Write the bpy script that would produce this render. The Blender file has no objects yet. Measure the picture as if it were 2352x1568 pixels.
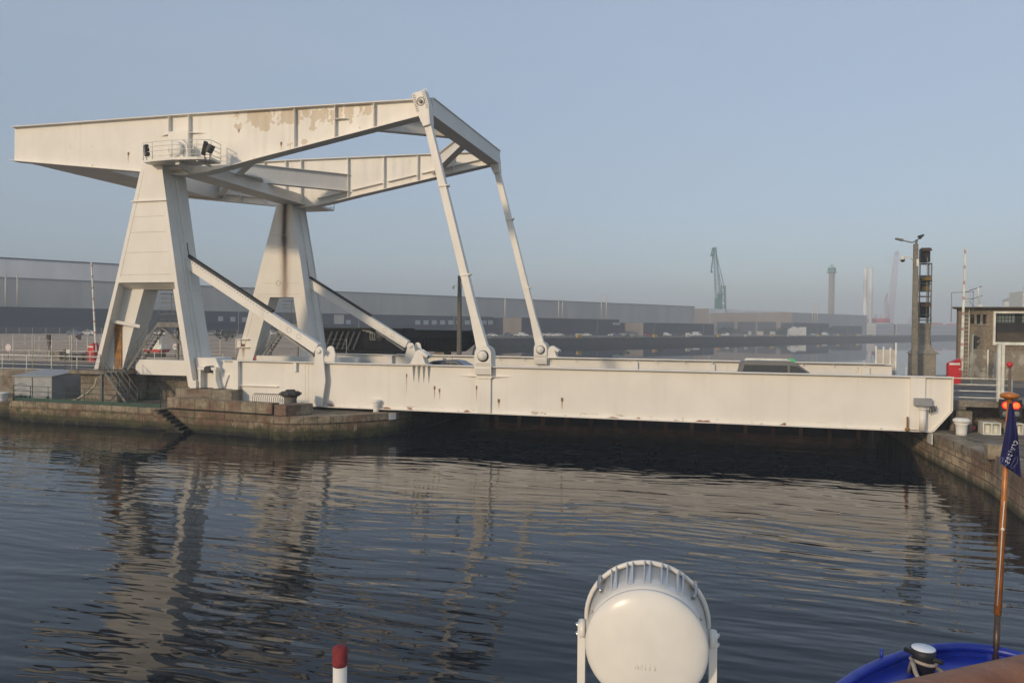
import bpy, bmesh, math, random
from mathutils import Vector, Matrix

# ---------------------------------------------------------------- camera, sky, sun, exposure
C = bpy.context.scene.collection
SC = bpy.context.scene
rad = math.radians
random.seed(7)
FPX, CX, CY = 1729.43, 1176.0, 784.0           # focal length and centre in units of a 2352 px wide picture
CAM = Vector((0.0, 0.0, 6.662))
_yaw, _pit, _rol = rad(15.84), rad(1.027), rad(0.495)
_f = Vector((-math.sin(_yaw)*math.cos(_pit), math.cos(_yaw)*math.cos(_pit), -math.sin(_pit)))
_r = Vector((math.cos(_yaw), math.sin(_yaw), 0)); _u = _r.cross(_f)
CR = math.cos(_rol)*_r + math.sin(_rol)*_u
CU = math.cos(_rol)*_u - math.sin(_rol)*_r
CF = _f
cam_d = bpy.data.cameras.new('camera'); cam = bpy.data.objects.new('camera', cam_d); C.objects.link(cam)
cam_d.sensor_fit = 'HORIZONTAL'; cam_d.sensor_width = 36.0; cam_d.lens = 36.0*FPX/2352.0
cam_d.clip_start = 0.05; cam_d.clip_end = 20000
cam.matrix_world = Matrix(((CR.x, CU.x, -CF.x, CAM.x), (CR.y, CU.y, -CF.y, CAM.y), (CR.z, CU.z, -CF.z, CAM.z), (0, 0, 0, 1)))
SC.camera = cam

SUN_EL, SUN_AZ = rad(17.0), rad(204.0)          # azimuth clockwise from +Y
W = bpy.data.worlds.new("World"); SC.world = W; W.use_nodes = True
wn = W.node_tree; bg = wn.nodes['Background']
sky = wn.nodes.new('ShaderNodeTexSky'); sky.sky_type = 'NISHITA'; sky.sun_disc = False
sky.sun_elevation = SUN_EL; sky.sun_rotation = SUN_AZ; sky.air_density = 1.0; sky.dust_density = 0.6; sky.ozone_density = 3.0
veil = wn.nodes.new('ShaderNodeMix'); veil.data_type = 'RGBA'; veil.inputs[0].default_value = .60      # thin high haze whitening the whole sky
_tc = wn.nodes.new('ShaderNodeTexCoord'); _sx = wn.nodes.new('ShaderNodeSeparateXYZ'); wn.links.new(_tc.outputs['Generated'], _sx.inputs[0])
_mr = wn.nodes.new('ShaderNodeMapRange'); _mr.inputs[1].default_value = .02; _mr.inputs[2].default_value = .42; wn.links.new(_sx.outputs[2], _mr.inputs[0])
_nz = wn.nodes.new('ShaderNodeTexNoise'); _nz.inputs['Scale'].default_value = 2.2; _nz.inputs['Detail'].default_value = 5
_mp = wn.nodes.new('ShaderNodeMapping'); _mp.inputs['Scale'].default_value = (1, 1, 3.5); wn.links.new(_tc.outputs['Generated'], _mp.inputs[0]); wn.links.new(_mp.outputs[0], _nz.inputs['Vector'])
_cl = wn.nodes.new('ShaderNodeMapRange'); _cl.inputs[1].default_value = .3; _cl.inputs[2].default_value = .7; _cl.inputs[3].default_value = .53; _cl.inputs[4].default_value = .66
wn.links.new(_nz.outputs[0], _cl.inputs[0]); wn.links.new(_cl.outputs[0], veil.inputs[0])
_vc = wn.nodes.new('ShaderNodeMix'); _vc.data_type = 'RGBA'; wn.links.new(_mr.outputs[0], _vc.inputs[0])
_vc.inputs[6].default_value = (2.85, 2.97, 3.12, 1); _vc.inputs[7].default_value = (3.15, 3.6, 4.22, 1); wn.links.new(_vc.outputs[2], veil.inputs[7])
wn.links.new(sky.outputs[0], veil.inputs[6]); wn.links.new(veil.outputs[2], bg.inputs[0]); bg.inputs[1].default_value = 0.15
sl = bpy.data.lights.new('sun', 'SUN'); so = bpy.data.objects.new('sun', sl); C.objects.link(so)
sl.energy = 2.0; sl.angle = rad(4.0); sl.color = (1.0, 0.77, 0.51)
_s = Vector((math.sin(SUN_AZ)*math.cos(SUN_EL), math.cos(SUN_AZ)*math.cos(SUN_EL), math.sin(SUN_EL)))
so.rotation_euler = _s.to_track_quat('Z', 'Y').to_euler(); so.location = (-30, -60, 60)
vs = SC.view_settings; vs.view_transform = 'Standard'; vs.look = 'None'; vs.gamma = 1.0; vs.exposure = 0.10
SC.cycles.max_bounces = 8; SC.cycles.volume_bounces = 0; SC.cycles.caustics_reflective = False; SC.cycles.caustics_refractive = False
SC.cycles.sample_clamp_indirect = 4.0

def ray(x, y):
    return CR*((x-CX)/FPX) - CU*((y-CY)/FPX) + CF
def at(x, y, X=None, Y=None, Z=None):            # the point of the place seen at picture point (x, y) on a known plane
    d = ray(x, y)
    t = Y/d.y if Y is not None else X/d.x if X is not None else (Z-CAM.z)/d.z
    return CAM + d*t
def pxm(p):                                      # picture units per metre at a point
    return FPX/((Vector(p)-CAM).dot(CF))

# ---------------------------------------------------------------- mesh helpers
OFF = {}
class MB:
    def __init__(s): s.v = []; s.f = []; s.sm = []; s.mi = []
    def add(s, vs, fs, smooth=False, mi=0):
        n = len(s.v); s.v += [tuple(v) for v in vs]; s.f += [tuple(i+n for i in f) for f in fs]
        s.sm += [smooth]*len(fs); s.mi += [mi]*len(fs); return s
    def hexa(s, p, mi=0):
        return s.add(p, [(0,3,2,1),(4,5,6,7),(0,1,5,4),(1,2,6,5),(2,3,7,6),(3,0,4,7)], mi=mi)
    def box(s, x0, x1, y0, y1, z0, z1, mi=0):
        return s.hexa([(x0,y0,z0),(x1,y0,z0),(x1,y1,z0),(x0,y1,z0),(x0,y0,z1),(x1,y0,z1),(x1,y1,z1),(x0,y1,z1)], mi)
    def prism(s, poly, a0, a1, axis='y', mi=0, top=None):
        n = len(poly)
        mk = {'x': lambda p, a: (a, p[0], p[1]), 'y': lambda p, a: (p[0], a, p[1]), 'z': lambda p, a: (p[0], p[1], a)}[axis]
        vs = [mk(p, a0) for p in poly] + [mk(p, a1) for p in poly]
        s.add(vs, [tuple(range(n)), ], mi=mi)
        n0 = len(s.v) - 2*n
        s.f.append(tuple(range(n0+n, n0+2*n))); s.sm.append(False); s.mi.append(mi if top is None else top)
        for i in range(n):
            j = (i+1) % n; s.f.append((n0+i, n0+j, n0+n+j, n0+n+i)); s.sm.append(False); s.mi.append(mi)
        return s
    def bar(s, p, q, w, h, up=(0, 0, 1), mi=0, w2=None, h2=None):
        p = Vector(p); q = Vector(q); d = (q-p).normalized(); up = Vector(up)
        if abs(d.dot(up)) > .99: up = Vector((0, 1, 0))
        a = d.cross(up).normalized(); b = a.cross(d).normalized()
        w2 = w if w2 is None else w2; h2 = h if h2 is None else h2
        P = [p-a*w/2-b*h/2, p+a*w/2-b*h/2, p+a*w/2+b*h/2, p-a*w/2+b*h/2]
        Q = [q-a*w2/2-b*h2/2, q+a*w2/2-b*h2/2, q+a*w2/2+b*h2/2, q-a*w2/2+b*h2/2]
        return s.hexa(P+Q, mi)
    def tube(s, p, q, r, r2=None, n=10, mi=0, smooth=True):
        p = Vector(p); q = Vector(q); r2 = r if r2 is None else r2
        d = (q-p).normalized(); up = Vector((0, 0, 1)) if abs(d.z) < .9 else Vector((1, 0, 0))
        a = d.cross(up).normalized(); b = a.cross(d)
        vs = [p + (a*math.cos(2*math.pi*i/n)+b*math.sin(2*math.pi*i/n))*r for i in range(n)] + \
             [q + (a*math.cos(2*math.pi*i/n)+b*math.sin(2*math.pi*i/n))*r2 for i in range(n)]
        s.add(vs, [(i, (i+1) % n, n+(i+1) % n, n+i) for i in range(n)], smooth, mi)
        n0 = len(s.v)-2*n
        for t in (tuple(range(n0, n0+n)), tuple(range(n0+n, n0+2*n))): s.f.append(t); s.sm.append(False); s.mi.append(mi)
        return s
    def path(s, pts, r, n=8, mi=0, close=False):
        pts = [Vector(p) for p in pts]; m = len(pts); rings = []
        prev = None
        for i, p in enumerate(pts):
            if close: d = pts[(i+1) % m]-pts[i-1]
            else: d = pts[min(i+1, m-1)]-pts[max(i-1, 0)]
            d.normalize()
            if prev is None:
                up = Vector((0, 0, 1)) if abs(d.z) < .9 else Vector((1, 0, 0)); a = d.cross(up).normalized()
            else: a = (prev - d*prev.dot(d)).normalized()
            prev = a; b = a.cross(d)
            rr = r[i] if isinstance(r, (list, tuple)) else r
            rings.append([p+(a*math.cos(2*math.pi*k/n)+b*math.sin(2*math.pi*k/n))*rr for k in range(n)])
        fs = []
        for i in range(m if close else m-1):
            j = (i+1) % m
            fs += [(i*n+k, i*n+(k+1) % n, j*n+(k+1) % n, j*n+k) for k in range(n)]
        s.add([v for g in rings for v in g], fs, True, mi)
        if not close:
            n0 = len(s.v)-m*n
            for t in (tuple(range(n0, n0+n)), tuple(range(n0+(m-1)*n, n0+m*n))): s.f.append(t); s.sm.append(False); s.mi.append(mi)
        return s
    def lathe(s, prof, c, n=20, axis=(0, 0, 1), mi=0, smooth=True, caps=True):
        ax = Vector(axis).normalized(); up = Vector((0, 0, 1)) if abs(ax.z) < .9 else Vector((1, 0, 0))
        a = ax.cross(up).normalized(); b = ax.cross(a); c = Vector(c); m = len(prof)
        vs = [c+ax*z+(a*math.cos(2*math.pi*k/n)+b*math.sin(2*math.pi*k/n))*max(r, 1e-4) for r, z in prof for k in range(n)]
        fs = [(i*n+k, i*n+(k+1) % n, (i+1)*n+(k+1) % n, (i+1)*n+k) for i in range(m-1) for k in range(n)]
        s.add(vs, fs, smooth, mi)
        n0 = len(s.v)-m*n
        if caps:
            for t in (tuple(range(n0, n0+n)), tuple(range(n0+(m-1)*n, n0+m*n))): s.f.append(t); s.sm.append(False); s.mi.append(mi)
        return s
    def ball(s, c, r, n=12, sx=1, sy=1, sz=1, mi=0):
        vs = []; m = n//2
        for i in range(m+1):
            t = math.pi*i/m
            for k in range(n):
                ph = 2*math.pi*k/n
                vs.append((c[0]+r*sx*math.sin(t)*math.cos(ph), c[1]+r*sy*math.sin(t)*math.sin(ph), c[2]+r*sz*math.cos(t)))
        fs = [(i*n+k, i*n+(k+1) % n, (i+1)*n+(k+1) % n, (i+1)*n+k) for i in range(m) for k in range(n)]
        return s.add(vs, fs, True, mi)
    def build(s, name, m, parent=None, bevel=0, off=None):
        me = bpy.data.meshes.new(name)
        off = OFF.get(parent.name, Vector((0, 0, 0))) if parent is not None else (off or Vector((0, 0, 0)))
        me.from_pydata([(v[0]-off[0], v[1]-off[1], v[2]-off[2]) for v in s.v], [], s.f)
        me.polygons.foreach_set('use_smooth', s.sm); me.polygons.foreach_set('material_index', s.mi)
        bm = bmesh.new(); bm.from_mesh(me)
        bmesh.ops.remove_doubles(bm, verts=bm.verts, dist=1e-5)
        bmesh.ops.recalc_face_normals(bm, faces=bm.faces); bm.to_mesh(me); bm.free()
        for q in (m if isinstance(m, (list, tuple)) else [m]): me.materials.append(q)
        o = bpy.data.objects.new(name, me); C.objects.link(o)
        OFF[o.name] = Vector(off)
        if parent is not None: o.parent = parent
        else: o.location = off
        if bevel:
            bv = o.modifiers.new('bevel', 'BEVEL'); bv.width = bevel; bv.segments = 1; bv.limit_method = 'ANGLE'; bv.angle_limit = rad(40)
        return o
def tag(o, label, cat, group=None, kind=None):
    if label: o['label'] = label
    if cat: o['category'] = cat
    if group: o['group'] = group
    if kind: o['kind'] = kind
    return o
def thing(name, label, cat, loc=(0, 0, 0), group=None):
    o = bpy.data.objects.new(name, None); C.objects.link(o); o.location = loc; o.empty_display_size = .3
    OFF[o.name] = Vector(loc)
    return tag(o, label, cat, group)
def single(mb, name, m, label, cat, loc=(0, 0, 0), group=None, bevel=0):
    o = mb.build(name, m, None, bevel, Vector(loc)); return tag(o, label, cat, group)
def struct(mb, name, m):
    o = mb.build(name, m); o['kind'] = 'structure'; return o
def dup(root, loc, rz=0, label=None, recolor=None):
    r = root.copy(); C.objects.link(r); r.location = loc; r.rotation_euler = (0, 0, rz)
    if label: r['label'] = label
    for ch in list(root.children):
        c = ch.copy(); C.objects.link(c); c.parent = r
        if recolor and ch.name.split('.')[0] in recolor:
            c.material_slots[0].link = 'OBJECT'; c.material_slots[0].material = recolor[ch.name.split('.')[0]]
        for g in list(ch.children):
            d = g.copy(); C.objects.link(d); d.parent = c
    return r

# ---------------------------------------------------------------- materials
class NT:
    def __init__(s, name):
        s.m = bpy.data.materials.new(name); s.m.use_nodes = True; s.t = s.m.node_tree
        s.b = s.t.nodes['Principled BSDF']; s.pos = s.t.nodes.new('ShaderNodeNewGeometry').outputs['Position']
        s._xyz = None
    def xyz(s):
        if s._xyz is None:
            n = s.t.nodes.new('ShaderNodeSeparateXYZ'); s.t.links.new(s.pos, n.inputs[0]); s._xyz = n.outputs
        return s._xyz
    def put(s, sock, v):
        if isinstance(v, bpy.types.NodeSocket): s.t.links.new(v, sock)
        else: sock.default_value = v
    def math(s, op, a, b=0.0, c=0.0, clamp=False):
        n = s.t.nodes.new('ShaderNodeMath'); n.operation = op; n.use_clamp = clamp
        s.put(n.inputs[0], a); s.put(n.inputs[1], b); s.put(n.inputs[2], c); return n.outputs[0]
    def ramp(s, v, a, b, lo=0.0, hi=1.0):
        n = s.t.nodes.new('ShaderNodeMapRange'); n.interpolation_type = 'SMOOTHSTEP'
        s.put(n.inputs[0], v); n.inputs[1].default_value = a; n.inputs[2].default_value = b; n.inputs[3].default_value = lo; n.inputs[4].default_value = hi
        return n.outputs[0]
    def vec(s, sc=(1, 1, 1), v=None, loc=(0, 0, 0), rot=(0, 0, 0)):
        n = s.t.nodes.new('ShaderNodeMapping'); s.put(n.inputs[0], v or s.pos); n.inputs['Scale'].default_value = sc
        n.inputs['Location'].default_value = loc; n.inputs['Rotation'].default_value = rot; return n.outputs[0]
    def noise(s, scale=1.0, detail=4.0, rough=.55, v=None, dist=0.0):
        n = s.t.nodes.new('ShaderNodeTexNoise'); s.put(n.inputs['Vector'], v or s.pos)
        n.inputs['Scale'].default_value = scale; n.inputs['Detail'].default_value = detail; n.inputs['Roughness'].default_value = rough
        n.inputs['Distortion'].default_value = dist; return n.outputs[0]
    def mix(s, f, a, b):
        n = s.t.nodes.new('ShaderNodeMix'); n.data_type = 'RGBA'
        s.put(n.inputs[0], f)
        for k, v in ((6, a), (7, b)):
            s.put(n.inputs[k], v if isinstance(v, bpy.types.NodeSocket) else (*v[:3], 1))
        return n.outputs[2]
    def mul(s, a, k):
        n = s.t.nodes.new('ShaderNodeMix'); n.data_type = 'RGBA'; n.blend_type = 'MULTIPLY'; n.inputs[0].default_value = 1
        s.put(n.inputs[6], a if isinstance(a, bpy.types.NodeSocket) else (*a[:3], 1))
        cc = s.t.nodes.new('ShaderNodeCombineColor')
        for i in range(3): s.put(cc.inputs[i], k)
        s.t.links.new(cc.outputs[0], n.inputs[7]); return n.outputs[2]
    def bump(s, h, strength=.3, dist=.02):
        n = s.t.nodes.new('ShaderNodeBump'); s.put(n.inputs['Height'], h); n.inputs['Strength'].default_value = strength
        n.inputs['Distance'].default_value = dist; s.t.links.new(n.outputs[0], s.b.inputs['Normal']); return n
    def out(s, col=None, rough=None, metal=None, spec=None):
        if col is not None: s.put(s.b.inputs['Base Color'], col if isinstance(col, bpy.types.NodeSocket) else (*col[:3], 1))
        if rough is not None: s.put(s.b.inputs['Roughness'], rough)
        if metal is not None: s.put(s.b.inputs['Metallic'], metal)
        if spec is not None: s.put(s.b.inputs['Specular IOR Level'], spec)
        return s.m

def plain(name, col, rough=.6, metal=0.0, var=.12, scale=1.5, bump=0.0, spec=None):
    s = NT(name); k = s.ramp(s.noise(scale, 5), .25, .75, 1-var, 1+var)
    if bump: s.bump(s.noise(scale*8, 3), bump, .01)
    return s.out(s.mul(col, k), rough, metal, spec)

RUST = (.22, .085, .03)
def steel(name, col=(.80, .768, .70), peel=False, stain=False, streaks=(), dirty=.5, bottom=None):
    s = NT(name); x, y, z = s.xyz()
    k = s.ramp(s.noise(.45, 6), .3, .72, .94, 1.03)
    c = s.mul(col, k)
    st = s.noise(1.0, 4, v=s.vec((3.2, 3.2, .16)))
    c = s.mix(s.math('MULTIPLY', s.ramp(st, .52, .78), .22*dirty), c, (.40, .33, .25))
    g = s.noise(1.0, 5, v=s.vec((1.3, 1.3, .5)))
    g2 = s.noise(14.0, 3)
    spots = s.ramp(s.math('ADD', s.math('MULTIPLY', g, .75), s.math('MULTIPLY', g2, .25)), .655, .70)
    c = s.mix(s.math('MULTIPLY', spots, .75*dirty), c, RUST)
    if peel:
        n = s.noise(1.0, 7, .62, v=s.vec((.9, .9, .75)))
        f = s.ramp(n, .50, .515)
        band = s.math('MULTIPLY', s.ramp(x, -33.0, -31.0), s.ramp(x, -20.2, -22.6))
        up = s.ramp(s.math('SUBTRACT', z, s.math('MULTIPLY', x, .03)), 19.2, 20.9)
        mid = s.math('MULTIPLY', s.ramp(x, -28.4, -27.6), s.ramp(x, -24.7, -25.4))
        w = s.math('MULTIPLY', s.math('MAXIMUM', s.math('POWER', up, 1.0), s.math('MULTIPLY', mid, .75)), band)
        f = s.ramp(s.math('ADD', s.math('MULTIPLY', n, .62), s.math('MULTIPLY', w, .27)), .545, .555)
        f = s.math('MULTIPLY', f, s.ramp(w, .05, .2))
        c = s.mix(f, c, (.58, .50, .385))
    if stain:                                        # the long black leak down the middle of the far tower
        wob = s.math('MULTIPLY', s.math('SUBTRACT', s.noise(1.0, 4, v=s.vec((1, 1, .35))), .5), .5)
        d = s.math('ABSOLUTE', s.math('ADD', s.math('SUBTRACT', x, -36.15), wob))
        core = s.math('MULTIPLY', s.ramp(d, .36, .03), s.ramp(z, 8.8, 14.5, .45, 1.0))
        halo = s.math('MULTIPLY', s.ramp(d, .75, .1), .55)
        c = s.mix(halo, c, (.42, .27, .17)); c = s.mix(core, c, (.035, .027, .022))
    for (sx, sz, L, w) in streaks:
        wob = s.math('MULTIPLY', s.math('SUBTRACT', s.noise(2.0, 4), .5), w*1.2)
        d = s.math('ABSOLUTE', s.math('ADD', s.math('SUBTRACT', x, sx), wob))
        zz = s.math('MULTIPLY', s.ramp(z, sz+.06, sz-.02), s.ramp(z, sz-L, sz-.1))
        c = s.mix(s.math('MULTIPLY', s.math('MULTIPLY', s.ramp(d, w, w*.25), zz), .85), c, (.34, .15, .05))
        b = s.math('MULTIPLY', s.ramp(d, w*1.4, w*.7), s.math('MULTIPLY', s.ramp(z, sz+.12, sz+.04), s.ramp(z, sz-.18, sz-.08)))
        c = s.mix(b, c, (.16, .055, .02))
    if bottom is not None:                           # rust eating the lower edge
        n = s.noise(1.0, 6, .6, v=s.vec((1.1, 1.1, 3.0)))
        f = s.math('MULTIPLY', s.ramp(n, .57, .62), s.ramp(z, bottom+.28, bottom+.02))
        c = s.mix(f, c, RUST)
    s.bump(s.noise(.8, 3), .10, .03)
    return s.out(c, s.ramp(st, .3, .8, .42, .6), spec=.35)

def stone(name, cols, mortar=(.07, .055, .04), sx=1.05, sz=.46, tide=True, moss=.7, tz=.12):
    s = NT(name); x, y, z = s.xyz()
    cc = s.t.nodes.new('ShaderNodeCombineXYZ')
    s.put(cc.inputs[0], s.math('ADD', x, y)); s.put(cc.inputs[1], z)
    br = s.t.nodes.new('ShaderNodeTexBrick'); s.t.links.new(cc.outputs[0], br.inputs['Vector'])
    br.inputs['Color1'].default_value = (*cols[0], 1); br.inputs['Color2'].default_value = (*cols[1], 1); br.inputs['Mortar'].default_value = (*mortar, 1)
    br.inputs['Scale'].default_value = 1.0; br.inputs['Brick Width'].default_value = sx; br.inputs['Row Height'].default_value = sz
    br.inputs['Mortar Size'].default_value = .022; br.inputs['Bias'].default_value = .1; br.inputs['Mortar Smooth'].default_value = .3
    n1 = s.noise(1.2, 7, .65); n2 = s.noise(5.0, 6, .65)
    c = s.mul(br.outputs[0], s.ramp(s.math('ADD', s.math('MULTIPLY', n1, .6), s.math('MULTIPLY', n2, .4)), .3, .7, .45, 1.45))
    c = s.mix(s.math('MULTIPLY', s.ramp(s.noise(.5, 5), .50, .62), .6), c, (.14, .062, .04))
    if tide:
        wob = s.math('MULTIPLY', s.math('SUBTRACT', s.noise(1.0, 5, v=s.vec((1.5, 1.5, .6))), .5), .7)
        zz = s.math('ADD', s.math('ADD', z, tz), wob)
        lime = s.math('MULTIPLY', s.ramp(s.noise(1.0, 6, .7, v=s.vec((5.0, 5.0, 1.4))), .57, .65), s.math('MULTIPLY', s.ramp(zz, .42, .6), s.ramp(zz, 1.0, .8)))
        c = s.mix(s.math('MULTIPLY', lime, .9), c, (.50, .46, .36))
        c = s.mix(s.math('MULTIPLY', s.ramp(zz, .95, .50), .92), c, (.042, .043, .014))
        c = s.mix(s.ramp(zz, .52, .25), c, (.010, .010, .008))
    c = s.mix(s.math('MULTIPLY', s.ramp(s.noise(1.7, 6, .6), .5, .64), moss), c, (.06, .062, .022))
    s.bump(s.math('ADD', s.math('MULTIPLY', br.outputs['Fac'], -.6), s.math('MULTIPLY', n2, .7)), .8, .05)
    return s.out(c, .85)

def ground(name, c1, c2, scale=.6, rough=.9, moss=None):
    s = NT(name); n = s.noise(scale, 8, .65); c = s.mix(s.ramp(n, .3, .7), c1, c2)
    c = s.mul(c, s.ramp(s.noise(scale*12, 4), .3, .7, .8, 1.2))
    if moss: c = s.mix(s.math('MULTIPLY', s.ramp(s.noise(scale*1.6, 6), .52, .62), .85), c, moss)
    s.bump(s.noise(scale*18, 4), .4, .02); return s.out(c, rough)

M = {}
M['girder'] = steel('girder_paint', streaks=[(-17.05, 3.0, .95, .06), (-16.72, 2.85, .8, .05), (-9.1, 2.55, .8, .07), (-12.95, 2.35, .6, .07), (-18.9, 3.7, 1.5, .04), (-14.35, 3.1, 1.2, .05), (-30.9, 3.3, .6, .05)], bottom=1.575, dirty=.55)
M['white'] = steel('white_steel', dirty=.5)
M['beam'] = steel('beam_paint', peel=True, streaks=[(-40.1, 18.55, .8, .08), (-28.0, 18.55, .6, .07), (-31.2, 19.6, .3, .04)], dirty=.5)
M['tower'] = steel('tower_paint', dirty=.45)
M['tower_stained'] = steel('stained_tower_paint', stain=True, dirty=.6, streaks=[(-40.2, 5.0, 1.5, .2)])
M['arm'] = steel('arm_paint', dirty=.8)
M['far_girder'] = steel('far_girder_paint', dirty=.6)
M['rail_white'] = plain('white_rail_paint', (.70, .70, .62), .5, var=.2)
M['grey_rail'] = plain('grey_rail_paint', (.17, .18, .17), .6, var=.25)
M['galv'] = plain('galvanised_steel', (.22, .22, .205), .5, .2, .2)
M['rack'] = plain('greasy_rack', (.025, .025, .028), .6, var=.4, scale=6)
M['rust'] = plain('rusty_plate', (.33, .16, .05), .85, var=.4, scale=3, bump=.3)
M['black'] = plain('black_paint', (.018, .018, .019), .55, var=.3, scale=3)
M['bolt'] = plain('bolt_steel', (.30, .27, .23), .6, var=.3, scale=20)
M['under'] = plain('dark_underside', (.06, .045, .032), .85, var=.5, scale=1.2)
M['asphalt'] = ground('asphalt', (.055, .056, .058), (.085, .083, .08), .5, .85)
M['concrete'] = stone('old_concrete', ((.26, .225, .17), (.23, .19, .14)), mortar=(.12, .10, .075), sx=2.4, sz=1.3, tide=False, moss=.35)
M['concrete_top'] = ground('concrete_top', (.17, .15, .12), (.25, .22, .18), .7, .9, (.05, .06, .02))
M['stone'] = stone('quay_stone', ((.25, .195, .115), (.17, .125, .08)))
M['stone_pale'] = stone('pale_quay_stone', ((.48, .37, .24), (.33, .25, .16)), moss=.22, sx=.95, sz=.42, tz=.5)
M['plainconc'] = ground('smooth_concrete', (.20, .18, .145), (.29, .26, .21), .8, .9)
M['stone_top'] = ground('quay_paving', (.12, .10, .078), (.20, .17, .13), .9, .9, (.055, .065, .022))
M['coping'] = stone('coping_stone', ((.30, .25, .175), (.25, .205, .14)), sx=1.05, sz=3.0, tide=False, moss=.45)
M['gravel'] = ground('gravel_ground', (.36, .26, .18), (.44, .335, .25), .12, .95, (.22, .17, .10))
M['farland'] = ground('quay_apron', (.16, .145, .115), (.21, .19, .15), .05, .95, (.10, .10, .05))
M['farwall'] = stone('far_quay_wall', ((.075, .075, .062), (.06, .06, .052)), sx=4, sz=1.2, tide=False, moss=.5)
M['green'] = plain('dark_green_paint', (.016, .055, .036), .5, var=.25)
M['greymetal'] = plain('grey_sheet_metal', (.30, .31, .32), .5, .15, .12, 2)
M['red'] = plain('red_paint', (.50, .018, .022), .4, var=.15)
M['bollard'] = steel('bollard_paint', col=(.78, .77, .72), dirty=1.0)
M['mast'] = plain('weathered_mast', (.13, .12, .10), .8, var=.2, scale=5)
M['glass'] = plain('dark_glass', (.02, .022, .025), .06, 0, .1)
def lamp(name, col, strength):
    s = NT(name); s.b.inputs['Emission Color'].default_value = (*col, 1); s.b.inputs['Emission Strength'].default_value = strength
    return s.out(col, .4)
M['redlight'] = lamp('lit_red_lamp', (1.0, .045, .008), 5.0); M['redhalo'] = lamp('red_lamp_halo', (1.0, .006, .01), 1.6)

# water: small long-crested ripples on the near side, mirror-calm basin beyond the bridge
def water_mat():
    s = NT('harbour_water'); x, y, z = s.xyz()
    wv = s.t.nodes.new('ShaderNodeTexNoise'); wv.inputs['Scale'].default_value = .09; wv.inputs['Detail'].default_value = 1
    s.t.links.new(s.pos, wv.inputs['Vector'])
    va = s.t.nodes.new('ShaderNodeVectorMath'); va.operation = 'MULTIPLY_ADD'; s.t.links.new(wv.outputs['Color'], va.inputs[0]); va.inputs[1].default_value = (3, 3, 0); s.t.links.new(s.pos, va.inputs[2])
    p = va.outputs[0]
    a = s.noise(1.0, 1.5, .45, v=s.vec((.17, 1.05, 1), v=p, rot=(0, 0, rad(8))))
    b = s.noise(1.0, 1, .4, v=s.vec((.50, 2.3, 1), v=p, rot=(0, 0, rad(-3)), loc=(13, 4, 0)))
    c = s.noise(1.0, 1, .5, v=s.vec((.05, .42, 1), v=p, rot=(0, 0, rad(12)), loc=(3, 40, 0)))
    e = s.noise(1.0, 1, .4, v=s.vec((1.1, 3.2, 1), rot=(0, 0, rad(20)), loc=(5, 9, 0)))
    h = s.math('ADD', s.math('ADD', s.math('MULTIPLY', a, .60), s.math('MULTIPLY', b, .36)), s.math('ADD', s.math('MULTIPLY', c, .65), s.math('MULTIPLY', e, .15)))
    near = s.ramp(y, 44.0, 18.0, .34, 1.0)
    far = s.ramp(y, 60.0, 46.0, .03, 1.0)
    patch = s.ramp(s.noise(.07, 2), .35, .65, .6, 1.25)
    h = s.math('MULTIPLY', h, s.math('MULTIPLY', s.math('MULTIPLY', near, far), patch))
    s.bump(h, 1.0, .10)
    s.b.inputs['IOR'].default_value = 1.33
    return s.out((.005, .009, .014), .02)
M['water'] = water_mat()

# ---------------------------------------------------------------- setting: water, quays, land, road
mb = MB(); mb.add([(-1500, -60, 0), (1500, -60, 0), (1500, 3000, 0), (-1500, 3000, 0)], [(0, 1, 2, 3)]); struct(mb, 'water', M['water'])

ZQ = 1.35
edge = [(-47.3, 40.3), (-34.5, 39.8), (-33.9, 39.74)]
edge2 = [(-25.6, 38.55), (-24.6, 38.5), (-23.4, 38.95), (-22.3, 39.7), (-21.2, 40.75), (-20.2, 42.0), (-19.5, 43.1), (-19.15, 44.2)]
LOWL = [(-90, 41.9), (-48.6, 41.9), (-47.3, 40.3), (-34.5, 39.8), (-25.9, 38.85), *edge2, (-19.1, 60.5), (-31.3, 60.5), (-31.3, 44.9), (-90, 44.9)]
mb = MB(); mb.prism(LOWL, -2, ZQ, 'z', 0, 1); struct(mb, 'quay', [M['stone'], M['stone_top']])
# coping course standing a little proud of the pier wall
def strip(mb, pts, off0, off1, z0, z1):
    P = [Vector((p[0], p[1], 0)) for p in pts]; n = len(P); A = []; B = []
    for i in range(n):
        d = (P[min(i+1, n-1)]-P[max(i-1, 0)]).normalized(); nn = Vector((d.y, -d.x, 0))
        A.append(P[i]+nn*off0); B.append(P[i]+nn*off1)
    for i in range(n-1):
        mb.hexa([(*A[i].xy, z0), (*A[i+1].xy, z0), (*B[i+1].xy, z0), (*B[i].xy, z0), (*A[i].xy, z1), (*A[i+1].xy, z1), (*B[i+1].xy, z1), (*B[i].xy, z1)])
mb = MB(); strip(mb, edge2, .05, -.75, ZQ-.36, ZQ+.03); struct(mb, 'quay_coping', M['coping'])
mb = MB(); strip(mb, edge, .04, -.7, ZQ-.3, ZQ+.03); struct(mb, 'quay_coping', M['coping'])
HIGH = [(-420, 44.9), (-31.3, 44.9), (-31.3, 60.5), (-19.1, 60.5), (-20.9, 62), (-33.5, 98), (-69, 205), (-98, 215), (-200, 420), (-700, 420)]
mb = MB(); mb.prism(HIGH, -2, 3.1, 'z', 0, 1); struct(mb, 'land', [M['concrete'], M['gravel']])
ZL = 2.87
q0 = at(1116, 776.5, Z=ZL); q1 = at(1504, 775.4, Z=ZL); q2 = at(1926, 771.9, Z=ZL)
qd = (q2-q0).normalized(); qd.z = 0; qd.normalize(); qn = Vector((-qd.y, qd.x, 0))      # along and behind the far quay edge
qa = q0-qd*40; qb = q0+qd*1500
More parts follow.
